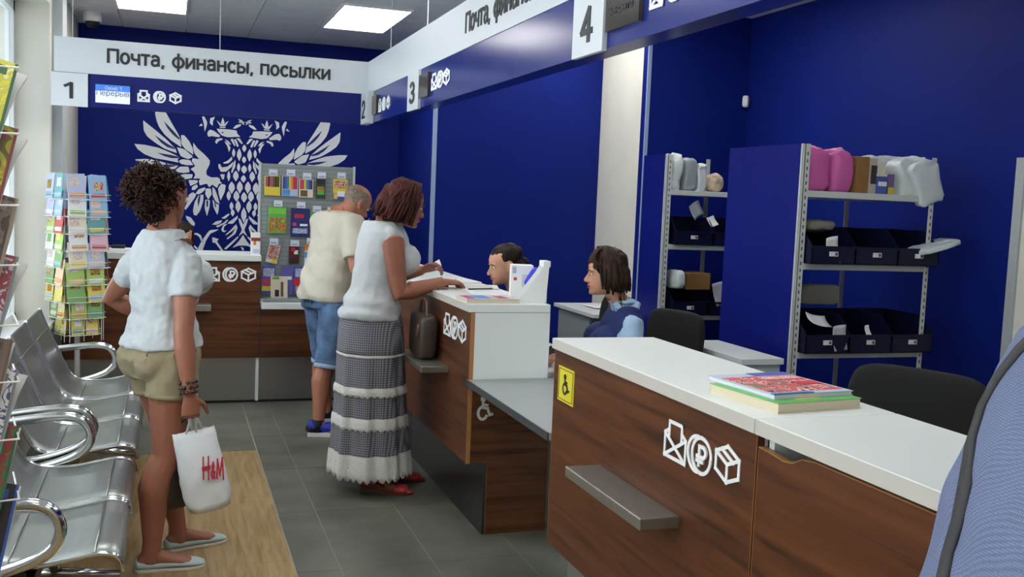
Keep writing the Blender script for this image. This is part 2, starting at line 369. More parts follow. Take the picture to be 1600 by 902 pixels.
tag(bx('trim_2', TRIM, None, XC2-.008, XC2+.02, YC2-.008, YC2+.01, 0, ZS), kind='structure')
# left wall: three window openings between deep piers
wl = MB()
wins = [(.3, 2.0), (2.7, 4.4), (5.1, 7.42)]
yy = YN-.1
for a, b in wins: wl.box(XW-.32, XW, yy, a, 0, ZC+.1); wl.box(XW-.32, XW, a, b, 0, .62); wl.box(XW-.32, XW, a, b, 2.75, ZC+.1); yy = b
wl.box(XW-.32, XW, yy, YB, 0, ZC+.1)
tag(wl.build('wall_left', WALLW, None), kind='structure')
FRM = mat('white_window_frame', (236, 240, 242), .4)
GLS = mat('window_glass', (235, 245, 250), .02, trans=1, spec=.4)
for n, (a, b) in enumerate(wins):
    w_ = MB(); xg = XW-.24
    for q in ((a, a+.06, .62, 2.75), (b-.06, b, .62, 2.75), (a, b, .62, .69), (a, b, 2.68, 2.75), ((a+b)/2-.035, (a+b)/2+.035, .62, 2.75)):
        w_.box(xg-.03, xg+.03, q[0], q[1], q[2], q[3])
    w = tag(w_.build('window_%d' % (n+1), FRM, None), kind='structure')
    bx('pane', GLS, w, xg-.004, xg+.004, a+.06, (a+b)/2-.035, .69, 2.68)
    bx('pane', GLS, w, xg-.004, xg+.004, (a+b)/2+.035, b-.06, .69, 2.68)
    bx('window_sill', FRM, w, XW-.3, XW+.035, a-.02, b, .60, .635, .006)
# pale grey pilaster behind the sign end
tag(bx('wall_pilaster', WALLG, None, XW-.02, -.715, 7.56, 7.85, 0, ZC), kind='structure')
tag(bx('wall_left_far', WALLG, None, XW-.02, -.885, 7.85, YB, 0, ZC), kind='structure')
# ceilings
CT = mat('grey_ceiling_tile', (214, 218, 222), .6, var=.03, vscale=9)
ce = tag(bx('ceiling', mat('ceiling_plenum', (214, 216, 220), .7), None, XW-.3, 1.97, YN-.1, YB+.1, ZC+.02, ZC+.1), kind='structure')
cs = tag(bx('ceiling_service', CT, None, 1.95, XR+.1, YN-.1, YB+.1, ZS, ZS+.08), kind='structure')
tag(bx('trim_3', CT, None, 1.95, 1.97, YN, YB, ZC, ZS), kind='structure')
MODX = .527; X0 = 1.16-MODX*4; Y0 = 7.41-.555*17
lamp_cells = {}
for i in range(6):
    for j in range(22):
        x0 = X0+i*MODX; y0 = Y0+j*.555; x1 = x0+MODX; y1 = y0+.555
        if y1 < YN or y0 > YB or x0 > 1.94: continue
        row = (j-17) % 5
        if i in (1, 4) and row in (0, 1): continue
        bx('ceiling_tile', CT, ce, max(XW, x0)+.003, min(x1, 1.95)-.003, y0+.003, min(y1, YB)-.003, ZC+.004-(.004 if (i+j) % 2 else .002), ZC+.021)
DIFF = mat('lamp_diffuser', (255, 252, 246), .6, emit=LAMP)
LFR = mat('white_lamp_frame', (225, 228, 230), .4)
def lamp(x, y, z, label, sx=.515, sy=.545, two=True):
    t = thing('ceiling_light', label, 'ceiling light', (x, y, z), 0, 'ceiling light panels')
    for k in range(2 if two else 1):
        ya = y+k*.555
        f = MB()
        f.box(x, x+sx+.012, ya, ya+.016, z-.012, z+.02); f.box(x, x+sx+.012, ya+sy-.006, ya+sy+.01, z-.012, z+.02)
        f.box(x, x+.016, ya+.016, ya+sy-.006, z-.012, z+.02); f.box(x+sx-.004, x+sx+.012, ya+.016, ya+sy-.006, z-.012, z+.02)
        f.build('lamp_frame', LFR, t)
        bx('diffuser', DIFF, t, x+.016, x+sx-.004, ya+.016, ya+sy-.006, z-.006, z+.01)
    return t
lamp(1.16, 7.41, ZC, 'bright white ceiling light panel nearest the corner of the two signs')
lamp(1.16-3*MODX, 7.41, ZC, 'bright white ceiling light panel cut off by the top of the frame, above sign 1')
for j in range(3):
    for i in (0, 3): lamp(1.16-i*MODX, 7.41-.555*5*(j+1), ZC, 'white ceiling light panel over the hall, %s, row %s from the emblem wall' % ('window side' if i else 'counter side', ('two', 'three', 'four')[j]))
for x, y, q in ((2.75, 6.95, 'left of the grey pier'), (3.25, 5.35, 'behind the nearer shelving unit'), (2.6, 2.7, 'added above the empty black chair')): lamp(x, y, ZS, 'white ceiling light panel on the staff side '+q)  # panel above the chair is added to brighten the shelf front and right wall
# door at the far right edge
d = tag(bx('door_1', WALLW, None, XR-.02, XR, 3.5, 4.34, 0, 1.86), kind='structure')
fm = MB(); fm.box(XR-.035, XR, 4.34, 4.40, 0, 1.93); fm.box(XR-.035, XR, 3.44, 3.5, 0, 1.93); fm.box(XR-.035, XR, 3.5, 4.34, 1.86, 1.93)
fm.build('door_frame', mat('grey_door_frame', (176, 182, 184), .4), d)
hd = MB(); hd.tube([(XR-.02, 3.58, 1.0), (XR-.07, 3.58, 1.0), (XR-.07, 3.7, 1.0)], .01); hd.build('door_handle', STEEL, d, True)
# ---------------------------------------------------------------- eagle emblem printed on the back wall
em = thing('wall_emblem', 'large white double-headed eagle emblem printed on the blue back wall', 'emblem', (EAGLE_X, YB, 0))
def soft(P, q=.2):
    # rounds an outline by cutting its corners once; a sharp tip stays nearly sharp
    out = []
    for i, p in enumerate(P):
        a = Vector(P[i-1]); p = Vector(p); c = Vector(P[(i+1) % len(P)]); sharp = (a-p).angle(c-p, 1) < R(65); k = .06 if sharp else q
        out += [tuple(p.lerp(a, k)), tuple(p.lerp(a, k*.4).lerp(p.lerp(c, k*.4), .5)), tuple(p.lerp(c, k))]
    return out
def emb(sub, nm):
    for k in sub:
        p = EAGLE_W[k]; P = [(p[i]/1000, p[i+1]/1000) for i in range(0, len(p), 2)]
        cen = abs(sum(x for x, z in P)/len(P)) < .025 and min(x for x, z in P) < -.01 and max(x for x, z in P) > .008
        for sgn in ((1,) if cen else (1, -1)):
            b = MB(); b.prism([(x*sgn, z) for x, z in soft(P)], fr_south(EAGLE_X, YB, 0), 0, .002+(.0004 if sgn < 0 else 0)); b.build(nm, EMBW, em)
n_ = len(EAGLE_W)
emb(range(0, 26), 'feather'); emb(range(26, 43), 'head_piece'); emb(range(43, n_), 'scale')
b = MB()
for p in EAGLE_B:
    P = [(p[i]/1000, p[i+1]/1000) for i in range(0, len(p), 2)]
    for sgn in (1, -1): b.prism([(x*sgn, z) for x, z in soft(P)], fr_south(EAGLE_X, YB, 0), .0, .003)
tag(b.build('feather_slit', EMBB, em), kind='stuff')

# ================================================================ HANGING SIGNS
ZB, ZM, ZT = 2.075, 2.287, 2.512
S1Y, S2X = 7.15, 1.31
SCRW = mat('display_screen_pale', (205, 214, 240), .3, emit=.55)
SCRB = mat('display_screen_blue', (60, 120, 215), .3, emit=.35)
SCRT = mat('display_text_grey', (60, 66, 90), .5)
s1 = thing('hanging_sign', 'white and blue hanging sign with number 1 across the back of the hall', 'sign', (.3, S1Y, ZB))
bx('header_panel', SIGNW, s1, -.727, S2X, S1Y, S1Y+.09, ZM, ZT)
bx('blue_fascia', mat('blue_sign_panel', (13, 27, 104), .45, spec=.2), s1, -.727, S2X, S1Y+.004, S1Y+.09, ZB, ZM)
bx('number_plate', SIGNW, s1, -.745, -.524, S1Y-.014, S1Y+.003, ZB-.006, ZM-.004)
text('number', '1', fr_south(-.672, S1Y-.014, 2.115), .06, .11, DARKTXT, s1, bold=.12)
text('lettering', 'Почта, финансы, посылки', fr_south(-.411, S1Y, 2.338), 1.455, .127, DARKTXT, s1)
sc = bx('display_screen', SCRW, s1, -.478, -.268, S1Y-.016, S1Y+.003, 2.105, 2.182)
bx('display_header', SCRB, sc, -.478, -.268, S1Y-.016, S1Y+.003, 2.182, 2.222)
text('display_text', 'Перерыв', fr_south(-.472, S1Y-.016, 2.143), .2, .042, SCRT, sc, .001, bold=.08)
text('display_title', 'Окно 1', fr_south(-.42, S1Y-.016, 2.19), .1, .022, ICONW, sc, .001, bold=.08)
icons(fr_south(-.222, S1Y+.002, 2.128), .078, .078, .1, .011, s1)
for x in (-.62, .3): MB().tube([(x, S1Y+.04, ZT-.05), (x, S1Y+.04, ZC)], .003, 5).build('suspension_wire', RACKG, s1)
s2 = thing('hanging_sign', 'long white and blue hanging sign with numbers 2, 3 and 4 above the counters', 'sign', (S2X, 4, ZB))
bx('header_panel', SIGNW, s2, S2X, S2X+.09, .2, S1Y+.09, ZM, ZT)
bx('blue_fascia', BLUEG, s2, S2X+.004, S2X+.09, .2, S1Y+.003, ZB, ZM)
bx('number_plate', SIGNW, s2, S2X-.045, S2X+.003, 6.92, 7.149, ZB-.006, ZM-.002); text('number', '2', fr_west(S2X-.045, 7.10, 2.105), .12, .125, DARKTXT, s2, bold=.1)
for y0, y1, n, ty, tw in ((5.53, 5.80, '3', 5.74, .13), (2.99, 3.245, '4', 3.175, .11)):
    bx('number_plate', SIGNW, s2, S2X-.014, S2X+.003, y0, y1, ZB-.006, ZM-.002)
    text('number', n, fr_west(S2X-.014, ty, 2.105), tw, .125, DARKTXT, s2)
for y0, y1, s in ((6.76, 6.915, ''), (5.32, 5.53, ''), (2.735, 2.975, 'Закрыто')):
    sc = bx('display_screen', SCREEN, s2, S2X-.012, S2X+.003, y0+(.0 if y0 > 5 else .0), y1, 2.123, 2.25)
    if s: text('display_text', s, fr_west(S2X-.012, y1-.02, 2.165), (y1-y0)*.75, .03, mat('display_text_dim', (22, 20, 18), .5), sc, .001)
icons(fr_west(S2X+.002, 6.74, 2.13), .1, .088, .135, .013, s2)
icons(fr_west(S2X+.002, 5.29, 2.145), .125, .088, .125, .013, s2)
icons(fr_west(S2X+.002, 2.69, 2.146), .085, .085, .11, .011, s2)
text('lettering', 'Почта, финансы, посылки', fr_west(S2X, 4.65, 2.33), 1.6, .128, DARKTXT, s2)
for y in (6.6, 5.6, 3.9, 2.2): MB().tube([(S2X+.045, y, ZT-.05), (S2X+.045, y, ZC)], .003, 5).build('suspension_wire', RACKG, s2)

# ================================================================ COUNTERS
def counter_front_icons(t, y, z, w, h, gap, th): icons(fr_west(1.308, y, z), w, h, gap, th, t)
XF = 1.31; ZTOP = 1.095; XBK = 1.70
# counter 1 at the back
c1 = thing('service_counter', 'walnut counter with white top and three white icons below the eagle emblem', 'counter', (.1, 7.49, 0))
bx('worktop', WHITE, c1, -.712, .625, 7.47, 7.95, 1.058, 1.102, .003)
bx('front_panel', WOOD_X, c1, -.712, .622, 7.49, 7.51, .345, 1.058)
bx('end_panel', WHITE, c1, .602, .622, 7.51, 7.93, .02, 1.058)
bx('kick_panel', STEEL, c1, -.712, .618, 7.56, 7.58, .015, .345)
bx('base_strip', BLACKP, c1, -.712, .618, 7.555, 7.575, 0, .018)
bx('bag_ledge', LEDGE, c1, -.12, .275, 7.35, 7.49, .705, .75, .003)
icons(fr_south(.228, 7.489, .906), .108, .104, .127, .012, c1)
c0 = thing('low_display_counter', 'low walnut display counter with white top under the grey peg board', 'counter', (.95, 7.49, 0))
bx('worktop', WHITE, c0, .63, 1.31, 7.47, 7.95, .707, .75, .003)
bx('front_panel', WOOD_X, c0, .626, 1.31, 7.49, 7.51, .345, .707)
bx('kick_panel', STEEL, c0, .622, 1.36, 7.56, 7.58, .015, .345)
bx('base_strip', BLACKP, c0, .622, 1.36, 7.555, 7.575, 0, .018)
# counter 3 / 2
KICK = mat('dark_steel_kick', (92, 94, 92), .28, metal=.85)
def run(name, label, y0, y1, end=False):
    t = thing(name, label, 'counter', (XF, (y0+y1)/2, 0))
    bx('worktop', WHITE, t, XF-.012, XBK, y0, y1-.002, 1.057, ZTOP, .003)
    bx('front_panel', WOOD_Y, t, XF, XF+.02, y0+.002, y1-.003, .345, 1.055)
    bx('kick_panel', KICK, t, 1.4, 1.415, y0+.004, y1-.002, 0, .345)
    return t
c2 = run('service_counter', 'walnut counter 2 hidden behind the bald man, in the far corner', 5.86, 7.4)
bx('end_panel', WHITE, c2, XF+.02, XBK-.02, 7.38, 7.398, .0, 1.055)
c3 = run('service_counter', 'walnut counter with white end panel that the woman in a skirt leans on', 4.377, 5.858)
bx('end_panel', WHITE, c3, XF+.02, XBK, 4.379, 4.399, .72, 1.056)
e3 = MB(); e3.prism([(XF+.021, .348), (1.415, .348), (1.415, 0), (1.72, 0), (1.72, .715), (XF+.021, .715)], fr_south(0, 4.397, 0), 0, .018); e3.build('lower_end_panel', WOOD_X, c3)
bx('bag_ledge', LEDGE, c3, 1.17, XF, 4.73, 5.27, .714, .747, .003)
counter_front_icons(c3, 4.84, .895, .13, .112, .136, .0115)
strokes('wheelchair_icon', WHEEL, fr_south(1.345, 4.378, .548), .09, .115, .012, mat('grey_white_icon', (205, 200, 196), .5), c3)
tb = thing('low_table', 'low grey table shelf between the two counters for wheelchair users', 'table', (1.5, 3.85, 0))
bx('tabletop', GREYLAM, tb, 1.302, 1.78, 3.315, 4.376, .717, .745, .002)
bx('edge_strip', GREYEDGE, tb, 1.297, 1.3022, 3.315, 4.376, .716, .746)
bx('back_panel', WHITE, tb, 1.78, 1.80, 3.315, 4.376, 0, .9)
# counter 4 and 5 nearest the camera
c4 = run('service_counter', 'nearest walnut counter with yellow wheelchair sticker and white top', 1.99, 3.31)
bx('end_panel', WOOD_X, c4, XF+.02, XBK-.01, 3.29, 3.308, .345, 1.055); bx('end_foot', WOOD_X, c4, 1.42, XBK-.01, 3.29, 3.308, 0, .345); bx('kick_face', mat('light_steel_kick', (176, 178, 174), .3, metal=.8), c4, 1.396, 1.40, 1.994, 3.306, 0, .345)
bx('bag_ledge', LEDGE, c4, 1.19, XF, 2.338, 2.875, .714, .747, .003)
bx('inner_side', WHITE, c4, XF+.04, XBK-.03, 1.992, 2.01, .2, 1.055)
icl = ((2.448, .888, .127, .108), (2.312, .888, .124, .102), (2.174, .9, .118, .1))
for (y, z, w, h), nm, L in zip(icl, ('envelope_icon', 'coin_icon', 'parcel_icon'), (ENV, COIN, BOXI)):
    strokes(nm, L, fr_west(1.309, y, z), w, h, .0098, ICONW, c4)
YEL = mat('yellow_sticker', (222, 206, 50), .5)
st = bx('accessibility_sticker', YEL, c4, 1.3065, 1.3095, 3.115, 3.258, .882, 1.005)
strokes('sticker_symbol', WHEEL, fr_west(1.3064, 3.222, .908), .07, .072, .008, DARKTXT, st, .001)
strokes('sticker_border', [[(0, 0), (1, 0), (1, 1), (0, 1), (0, 0)]], fr_west(1.3064, 3.25, .889), .127, .109, .002, DARKTXT, st, .001)
c5 = thing('service_counter', 'walnut counter with notched front panel at the lower right corner', 'counter', (XF, 1.2, 0))
bx('worktop', WHITE, c5, XF-.012, XBK, .4, 1.986, 1.057, ZTOP, .003)
ntc = [(0, .345), (1.585, .345), (1.585, 1.046), (.22, 1.046), (.17, 1.04), (.135, 1.022), (.1, 1.018), (.04, 1.024), (0, 1.026)]
fp = MB(); fp.prism(ntc, fr_west(XF+.02, 1.986, 0), 0, .02); fp.build('front_panel', WOOD_Y, c5)
fe = MB(); top_ = ntc[2:]
for a, b in zip(top_, top_[1:]):
    a, b = Vector(a), Vector(b); fe.prism([a, b, b+Vector((0, .002)), a+Vector((0, .002))], fr_west(XF+.02, 1.986, 0), 0, .021)
fe.build('panel_edge', mat('tan_edge_banding', (168, 118, 70), .4), c5)
bx('inner_back', mat('inner_grey_white', (190, 198, 202), .5), c5, XF+.2, XF+.21, .42, 1.984, .2, 1.055)
bx('side_panel', WHITE, c5, XF+.022, XBK-.03, 1.955, 1.975, 0, 1.056)
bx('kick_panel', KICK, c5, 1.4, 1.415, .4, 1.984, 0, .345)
EDGEB = mat('beige_edge_band', (200, 196, 188), .4)
TANB = mat('tan_edge_banding', (168, 118, 70), .4)
for t_, ya, yb in ((c3, 4.377, 5.856), (c4, 1.99, 3.308), (c5, .4, 1.985)): bx('worktop_edge', EDGEB, t_, XF-.0132, XF-.0118, ya+.001, yb-.001, 1.0585, ZTOP-.0015)
for t_, y in ((c3, 4.378), (c4, 3.3065), (c4, 1.9925), (c5, 1.984)): bx('panel_edge', TANB, t_, XF-.0006, XF+.02, y, y+.0015, .345, 1.02 if t_ is c5 else 1.055)
bx('notch_edge', TANB, c3, 1.415, 1.4165, 4.3965-.018, 4.3995, 0, .346)
# ================================================================ STAFF SIDE
def crumple(name, m, parent, c, d, amp=.012, fr=9, rz=0, rx=0, ry=0, pw=4, seed=0, nu=32, nv=22):
    M = Matrix.Translation(c) @ Matrix.Rotation(rz, 4, 'Z') @ Matrix.Rotation(ry, 4, 'Y') @ Matrix.Rotation(rx, 4, 'X')
    b = MB(); rings = []
    sg = lambda v, p: math.copysign(abs(v)**p, v)
    for i in range(nv+1):
        th = -PI/2+PI*(i+.02)/(nv+.04); rg = []
        for j in range(nu):
            a = 2*PI*j/nu; e = 2/pw
            p = Vector((sg(math.cos(th), e)*sg(math.cos(a), e)*d[0]/2, sg(math.cos(th), e)*sg(math.sin(a), e)*d[1]/2, sg(math.sin(th), e)*d[2]/2))
            n = noise.noise_vector(p*fr+Vector((seed*3.1, seed, 0))); q_ = p*fr*2.2+Vector((seed*1.7, 2, seed)); m_ = noise.noise_vector(q_); rd_ = 1-2*abs(noise.noise(p*fr*1.3+Vector((0, seed*2.3, 4)))); p = p+Vector((n.x, n.y, n.z))*amp+Vector((m_.x, m_.y, m_.z))*amp*.55+p.normalized()*rd_*amp*.45
            rg.append(M @ p)
        rings.append(rg)
    b.loft(rings); return b.build(name, m, parent, True)
SLOT = mat('dark_slot', (70, 76, 78), .6)
def upright(t, x, y, h, name='upright', flip=1):
    b = MB(); b.box(x, x+.034*flip, y, y+.003, 0, h); b.box(x, x+.003*flip, y, y+.034, 0, h)
    u = b.build(name, RACKG, t); s = MB()
    z = .05
    while z < h-.03: s.box(x+.013*flip, x+.021*flip, y-.001, y+.0006, z, z+.018); s.box(x-.0006*flip, x+.001*flip, y+.013, y+.021, z, z+.018); z += .04
    tag(s.build('slot_row', SLOT, u), kind='stuff'); return u
def shelf_unit(label, x0, x1, y0, y1, h, levels, hr=None):
    t = thing('shelf_unit', label, 'shelf unit', ((x0+x1)/2, (y0+y1)/2, 0))
    bx('side_panel', mat('blue_side_panel', (13, 27, 126), .4, spec=.25), t, x0-.014, x0-.002, y0+.02, y1, .0, h)
    bx('panel_edge', RACKG, t, x0-.015, x0, y0+.006, y0+.02, 0, h)
    upright(t, x0, y0, h); upright(t, x1, y0, hr or h, flip=-1)
    for x, f in ((x0, 1), (x1, -1), ((x0+x1)/2+.05, 1)):
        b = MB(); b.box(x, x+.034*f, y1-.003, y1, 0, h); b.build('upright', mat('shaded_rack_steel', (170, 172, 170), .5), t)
    for z in levels:
        bx('shelf', RACKG, t, x0+.004, x1-.004, y0+.004, y1-.004, z-.036, z, .002)
    return t
su2 = shelf_unit('shelving unit with blue side panel, pink bundles on its top shelf', 3.262, 4.15, 4.68, 5.44, 1.952, (.2, .803, 1.3, 1.70), 1.92)
su1 = shelf_unit('narrower shelving unit with blue side panel, further back beside the grey pier', 3.335, 4.25, 6.41, 6.77, 1.95, (.3, .80, 1.31, 1.70))
LBL = mat('bin_label', (225, 228, 232), .5)
def storage_bin(label, x, y, z, w, dp, h, group):
    t = thing('storage_bin', label, 'bin', (x, y, z), 0, group)
    b = MB(); k = .004; hf = h*.5
    b.box(x-w/2, x+w/2, y, y+dp, z, z+k)
    b.box(x-w/2, x+w/2, y+dp-k, y+dp, z, z+h); b.box(x-w/2, x+w/2, y, y+k, z, z+hf)
    for s in (-1, 1):
        b.prism([(0, 0), (dp, 0), (dp, h), (.11, h), (0, hf)], ((x+s*(w/2-k/2), y, z), (0, 1, 0), (0, 0, 1)), -k/2, k/2)
    b.box(x-w/2-.004, x+w/2+.004, y-.006, y+.008, z+hf-.012, z+hf)
    b.build('bin_body', BINB, t)
    lb = bx('label_holder', LBL, t, x-.028, x+.024, y-.009, y, z+hf-.055, z+hf-.03)
    bx('label_print', mat('bin_label_print', (80, 84, 92), .6), lb, x+.004, x+.02, y-.0095, y-.0088, z+hf-.051, z+hf-.034)
    return t
for k, nm in enumerate(('left', 'middle', 'right')):
    storage_bin('navy storage bin, %s one of three on the shelf below the pink bundles' % nm, 3.445+.288*k, 4.62, 1.3, .282, .42, .2, 'navy bins on the second shelf')
    storage_bin('navy storage bin, %s one of three on the lower shelf of the nearer unit' % nm, 3.445+.288*k, 4.62, .803, .282, .42, .21, 'navy bins on the third shelf')
storage_bin('navy storage bin with papers on the second shelf of the far unit', 3.56, 6.38, 1.31, .3, .3, .2, 'navy bins on the far unit')
storage_bin('navy storage bin right of another on the second shelf of the far unit', 3.875, 6.38, 1.31, .3, .3, .2, 'navy bins on the far unit')
storage_bin('dark bin with a cardboard box lying across it on the far unit', 3.56, 6.38, .80, .28, .3, .2, 'navy bins on the far unit')
storage_bin('dark bin with striped paper hanging out on the far unit', 3.865, 6.38, .80, .3, .3, .2, 'navy bins on the far unit')
def crum(name, label, cat, m, c, d, grp=None, **k):
    t = crumple(name, m, None, c, d, **k); tag(t, label, cat, grp); return t
PINK = mat('pink_bundle', (204, 96, 166), .6, bump=.3, bscale=18)
PLAS = mat('white_plastic_parcel', (212, 220, 222), .35, bump=.35, bscale=14)
PLG = mat('grey_plastic_parcel', (150, 160, 164), .4, bump=.35, bscale=14)
CARD = mat('brown_cardboard', (142, 104, 58), .75, var=.08, vscale=5)
for x, h, s, nm in ((3.395, .232, 1, 'left'), (3.55, .225, 2, 'right')):
    t = thing('pink_bundle', 'soft pink wrapped bundle, %s of two on the top shelf' % nm, 'bundle', (x, 4.8, 1.70), 0, 'pink bundles on the top shelf')
    crumple('bundle_body', PINK, t, (x, 4.82, 1.70+h/2), (.15, .2, h), amp=.016, fr=11, pw=4.5, seed=s)
    crumple('gathered_top', mat('lit_pink_top', (240, 150, 205), .5), t, (x-.005, 4.81, 1.70+h+.003), (.085, .12, .03), amp=.012, fr=20, pw=3, seed=s+4)  # the paler pink paints overhead light onto the bundle's top
bxx = bx('cardboard_box', CARD, None, 3.635, 3.72, 4.72, 5.0, 1.70, 1.905, .004); tag(bxx, 'brown cardboard box beside the pink bundles', 'box')
t = thing('parcel_box', 'pale box with a dark window, right of the brown cardboard box', 'box', (3.75, 4.8, 1.70))
bx('box_body', mat('beige_box', (196, 188, 172), .6), t, 3.724, 3.79, 4.74, 4.95, 1.70, 1.9, .003); bx('dark_panel', mat('dark_brown_print', (62, 52, 44), .5), t, 3.748, 3.788, 4.738, 4.741, 1.755, 1.86)
t = thing('medicine_box', 'small blue and white box in front of the white parcels', 'box', (3.81, 4.74, 1.70))
bx('box_body', mat('blue_print_box', (70, 92, 170), .5), t, 3.785, 3.845, 4.72, 4.78, 1.70, 1.80, .002); bx('white_band', PAPER, t, 3.786, 3.844, 4.719, 4.7205, 1.745, 1.77); bx('lid_flap', mat('cream_box', (222, 216, 190), .6), t, 3.785, 3.845, 4.72, 4.78, 1.80, 1.815)
t = thing('medicine_box', 'small purple and yellow box in front of the white parcels', 'box', (3.875, 4.74, 1.70))
bx('box_body', mat('purple_print_box', (112, 88, 140), .5), t, 3.855, 3.895, 4.72, 4.76, 1.70, 1.815, .002); bx('yellow_band', mat('yellow_print', (206, 190, 60), .5), t, 3.856, 3.894, 4.719, 4.7205, 1.702, 1.74)
crum('plastic_parcel', 'cream plastic parcel standing behind the small boxes', 'parcel', mat('cream_plastic', (222, 220, 204), .4, bump=.2), (3.9, 4.92, 1.79), (.22, .14, .19), pw=5, seed=9)
crum('plastic_parcel', 'large white plastic parcel leaning at the right end of the top shelf', 'parcel', PLAS, (4.04, 4.86, 1.80), (.2, .26, .22), ry=R(-8), pw=6, amp=.022, fr=13, seed=5)
crum('plastic_parcel', 'white plastic parcel lying on top of the others at the right end', 'parcel', PLAS, (3.99, 4.98, 1.885), (.3, .22, .075), pw=5, amp=.016, fr=14, seed=6)
dp_ = crum('plastic_parcel', 'white plastic sleeve drooping over the right end of the top shelf', 'parcel', PLAS, (4.10, 4.70, 1.775), (.17, .06, .25), ry=R(-20), pw=6, amp=.013, fr=15, seed=8)
crum('plastic_parcel', 'white plastic envelope sticking out of the right bin', 'parcel', PLAS, (4.15, 4.66, 1.415), (.26, .18, .035), ry=R(-16), pw=5, amp=.013, fr=14, seed=11)
def sheet(name, label, m, c, w, h, M, cat='paper', grp=None, curl=.02):
    b = MB(); n = 6; X = Matrix.Translation(c) @ M
    f = lambda u, v, d: X @ Vector(((u-.5)*w, d+curl*math.sin(u*PI)*.5+curl*math.sin(v*2.2), (v-.5)*h))
    rings = []
    for i in range(n+1):
        v = i/n; rings.append([f(j/4, v, 0) for j in range(5)]+[f(1-j/4, v, .002) for j in range(5)])
    b.loft(rings); return tag(b.build(name, m, None, True), label, cat, grp)
RY = lambda a: Matrix.Rotation(R(a), 4, 'Y'); RX = lambda a: Matrix.Rotation(R(a), 4, 'X'); RZ = lambda a: Matrix.Rotation(R(a), 4, 'Z')
sheet('paper_sheet', 'white paper hanging over the front of the left upper bin', PAPER, (3.44, 4.608, 1.375), .075, .15, RY(-12) @ RX(8))
sheet('paper_tag', 'printed white tag hanging over the front of the left lower bin', mat('printed_tag', (205, 205, 208), .6), (3.525, 4.606, .89), .085, .14, RY(-8) @ RX(6))
sheet('paper_sheet', 'white envelope poking from the left lower bin', PAPER, (3.42, 4.67, .995), .13, .1, RY(10) @ RX(-50))
sheet('paper_sheet', 'small white slip wedged between two lower bins', PAPER, (3.725, 4.62, .92), .03, .08, RY(-20))
crum('plastic_parcel', 'grey plastic parcel resting above the left upper bin', 'parcel', mat('dim_plastic', (150, 146, 138), .4, bump=.3), (3.49, 4.9, 1.505), (.22, .2, .06), amp=.014, seed=21)
crum('plastic_parcel', 'pale parcel at the back of the lower shelf', 'parcel', mat('dim_plastic2', (196, 192, 184), .5, bump=.2), (3.70, 5.08, 1.09), (.26, .06, .12), pw=6, amp=.004, seed=22)
crum('plastic_parcel', 'crumpled greyish parcel left of the pale one on the lower shelf', 'parcel', mat('dim_plastic', (150, 146, 138)), (3.45, 5.08, 1.08), (.22, .06, .14), amp=.014, seed=23)
crum('plastic_parcel', 'tall white plastic parcel at the left end of the far top shelf', 'parcel', PLAS, (3.425, 6.52, 1.83), (.09, .18, .27), ry=R(4), pw=5, amp=.016, fr=13, seed=31)
crum('plastic_parcel', 'ribbed white parcel in the middle of the far top shelf', 'parcel', PLG, (3.535, 6.52, 1.815), (.095, .18, .23), pw=6, amp=.01, fr=14, seed=32)
crum('plastic_parcel', 'white plastic parcel with a drooping corner on the far top shelf', 'parcel', PLAS, (3.625, 6.5, 1.79), (.08, .16, .2), pw=5, amp=.017, fr=14, seed=33)
crum('plastic_parcel', 'small brown and white wrapped parcel on the far top shelf', 'parcel', mat('kraft_white', (190, 170, 146), .6, var=.3, vscale=14), (3.75, 6.5, 1.765), (.13, .14, .13), pw=2.6, amp=.014, seed=34)
sheet('paper_sheet', 'crooked white sheet in the far upper bin', PAPER, (3.64, 6.5, 1.56), .09, .12, RY(-35) @ RX(20))
sheet('paper_sheet', 'folded white slip below the crooked sheet', PAPER, (3.74, 6.44, 1.49), .06, .08, RY(-20) @ RX(-20))
t = bx('cardboard_box', CARD, None, 3.5, 3.70, 6.36, 6.56, .99, 1.11, .004, ); tag(t, 'brown cardboard box lying on the far lower bin', 'box')
crum('plastic_parcel', 'white envelope left of the brown box on the far lower bin', 'parcel', PLAS, (3.455, 6.44, 1.06), (.07, .2, .13), amp=.008, seed=36)
sheet('paper_sheet', 'striped paper hanging out of the far lower bin', mat('striped_paper', (190, 194, 200), .6), (3.80, 6.37, .96), .1, .17, RY(-14))
bxx = bx('cardboard_box', mat('dim_card', (92, 78, 66), .7), None, 3.62, 3.9, 6.6, 6.74, 1.11-.02+.02, 1.2, .003); bpy.data.objects.remove(bxx)
# ---- desks, chairs, sensor
dk = thing('office_desk', 'grey office desk with papers behind the clerk in the navy vest', 'desk', (3.25, 7.3, 0))
bx('desktop', mat('pale_desk_top', (214, 220, 220), .4), dk, 3.0, 3.5, 6.84, 7.66, .722, .75, .002)
bx('side_panel', GREYLAM, dk, 3.04, 3.06, 7.0, 7.64, 0, .722); bx('side_panel', GREYLAM, dk, 3.06, 3.46, 7.62, 7.64, 0, .722)
pd = thing('desk_pedestal', 'pale grey desk pedestal in front of the blue shelf side panel', 'cabinet', (2.9, 4.8, 0))
bx('top_board', mat('pale_desk_top'), pd, 2.83, 3.09, 4.5, 5.18, .768, .80, .002); bx('cabinet_body', mat('pale_grey_board', (186, 192, 194), .45), pd, 2.84, 3.08, 4.52, 5.17, 0, .768)
sheet('paper_sheet', 'white papers lying on the grey office desk', PAPER, (3.3, 7.3, .757), .28, .26, RX(90), curl=.004)
tel = thing('desk_phone', 'black desk telephone at the end of the white counter', 'telephone', (1.98, 4.75, 0))
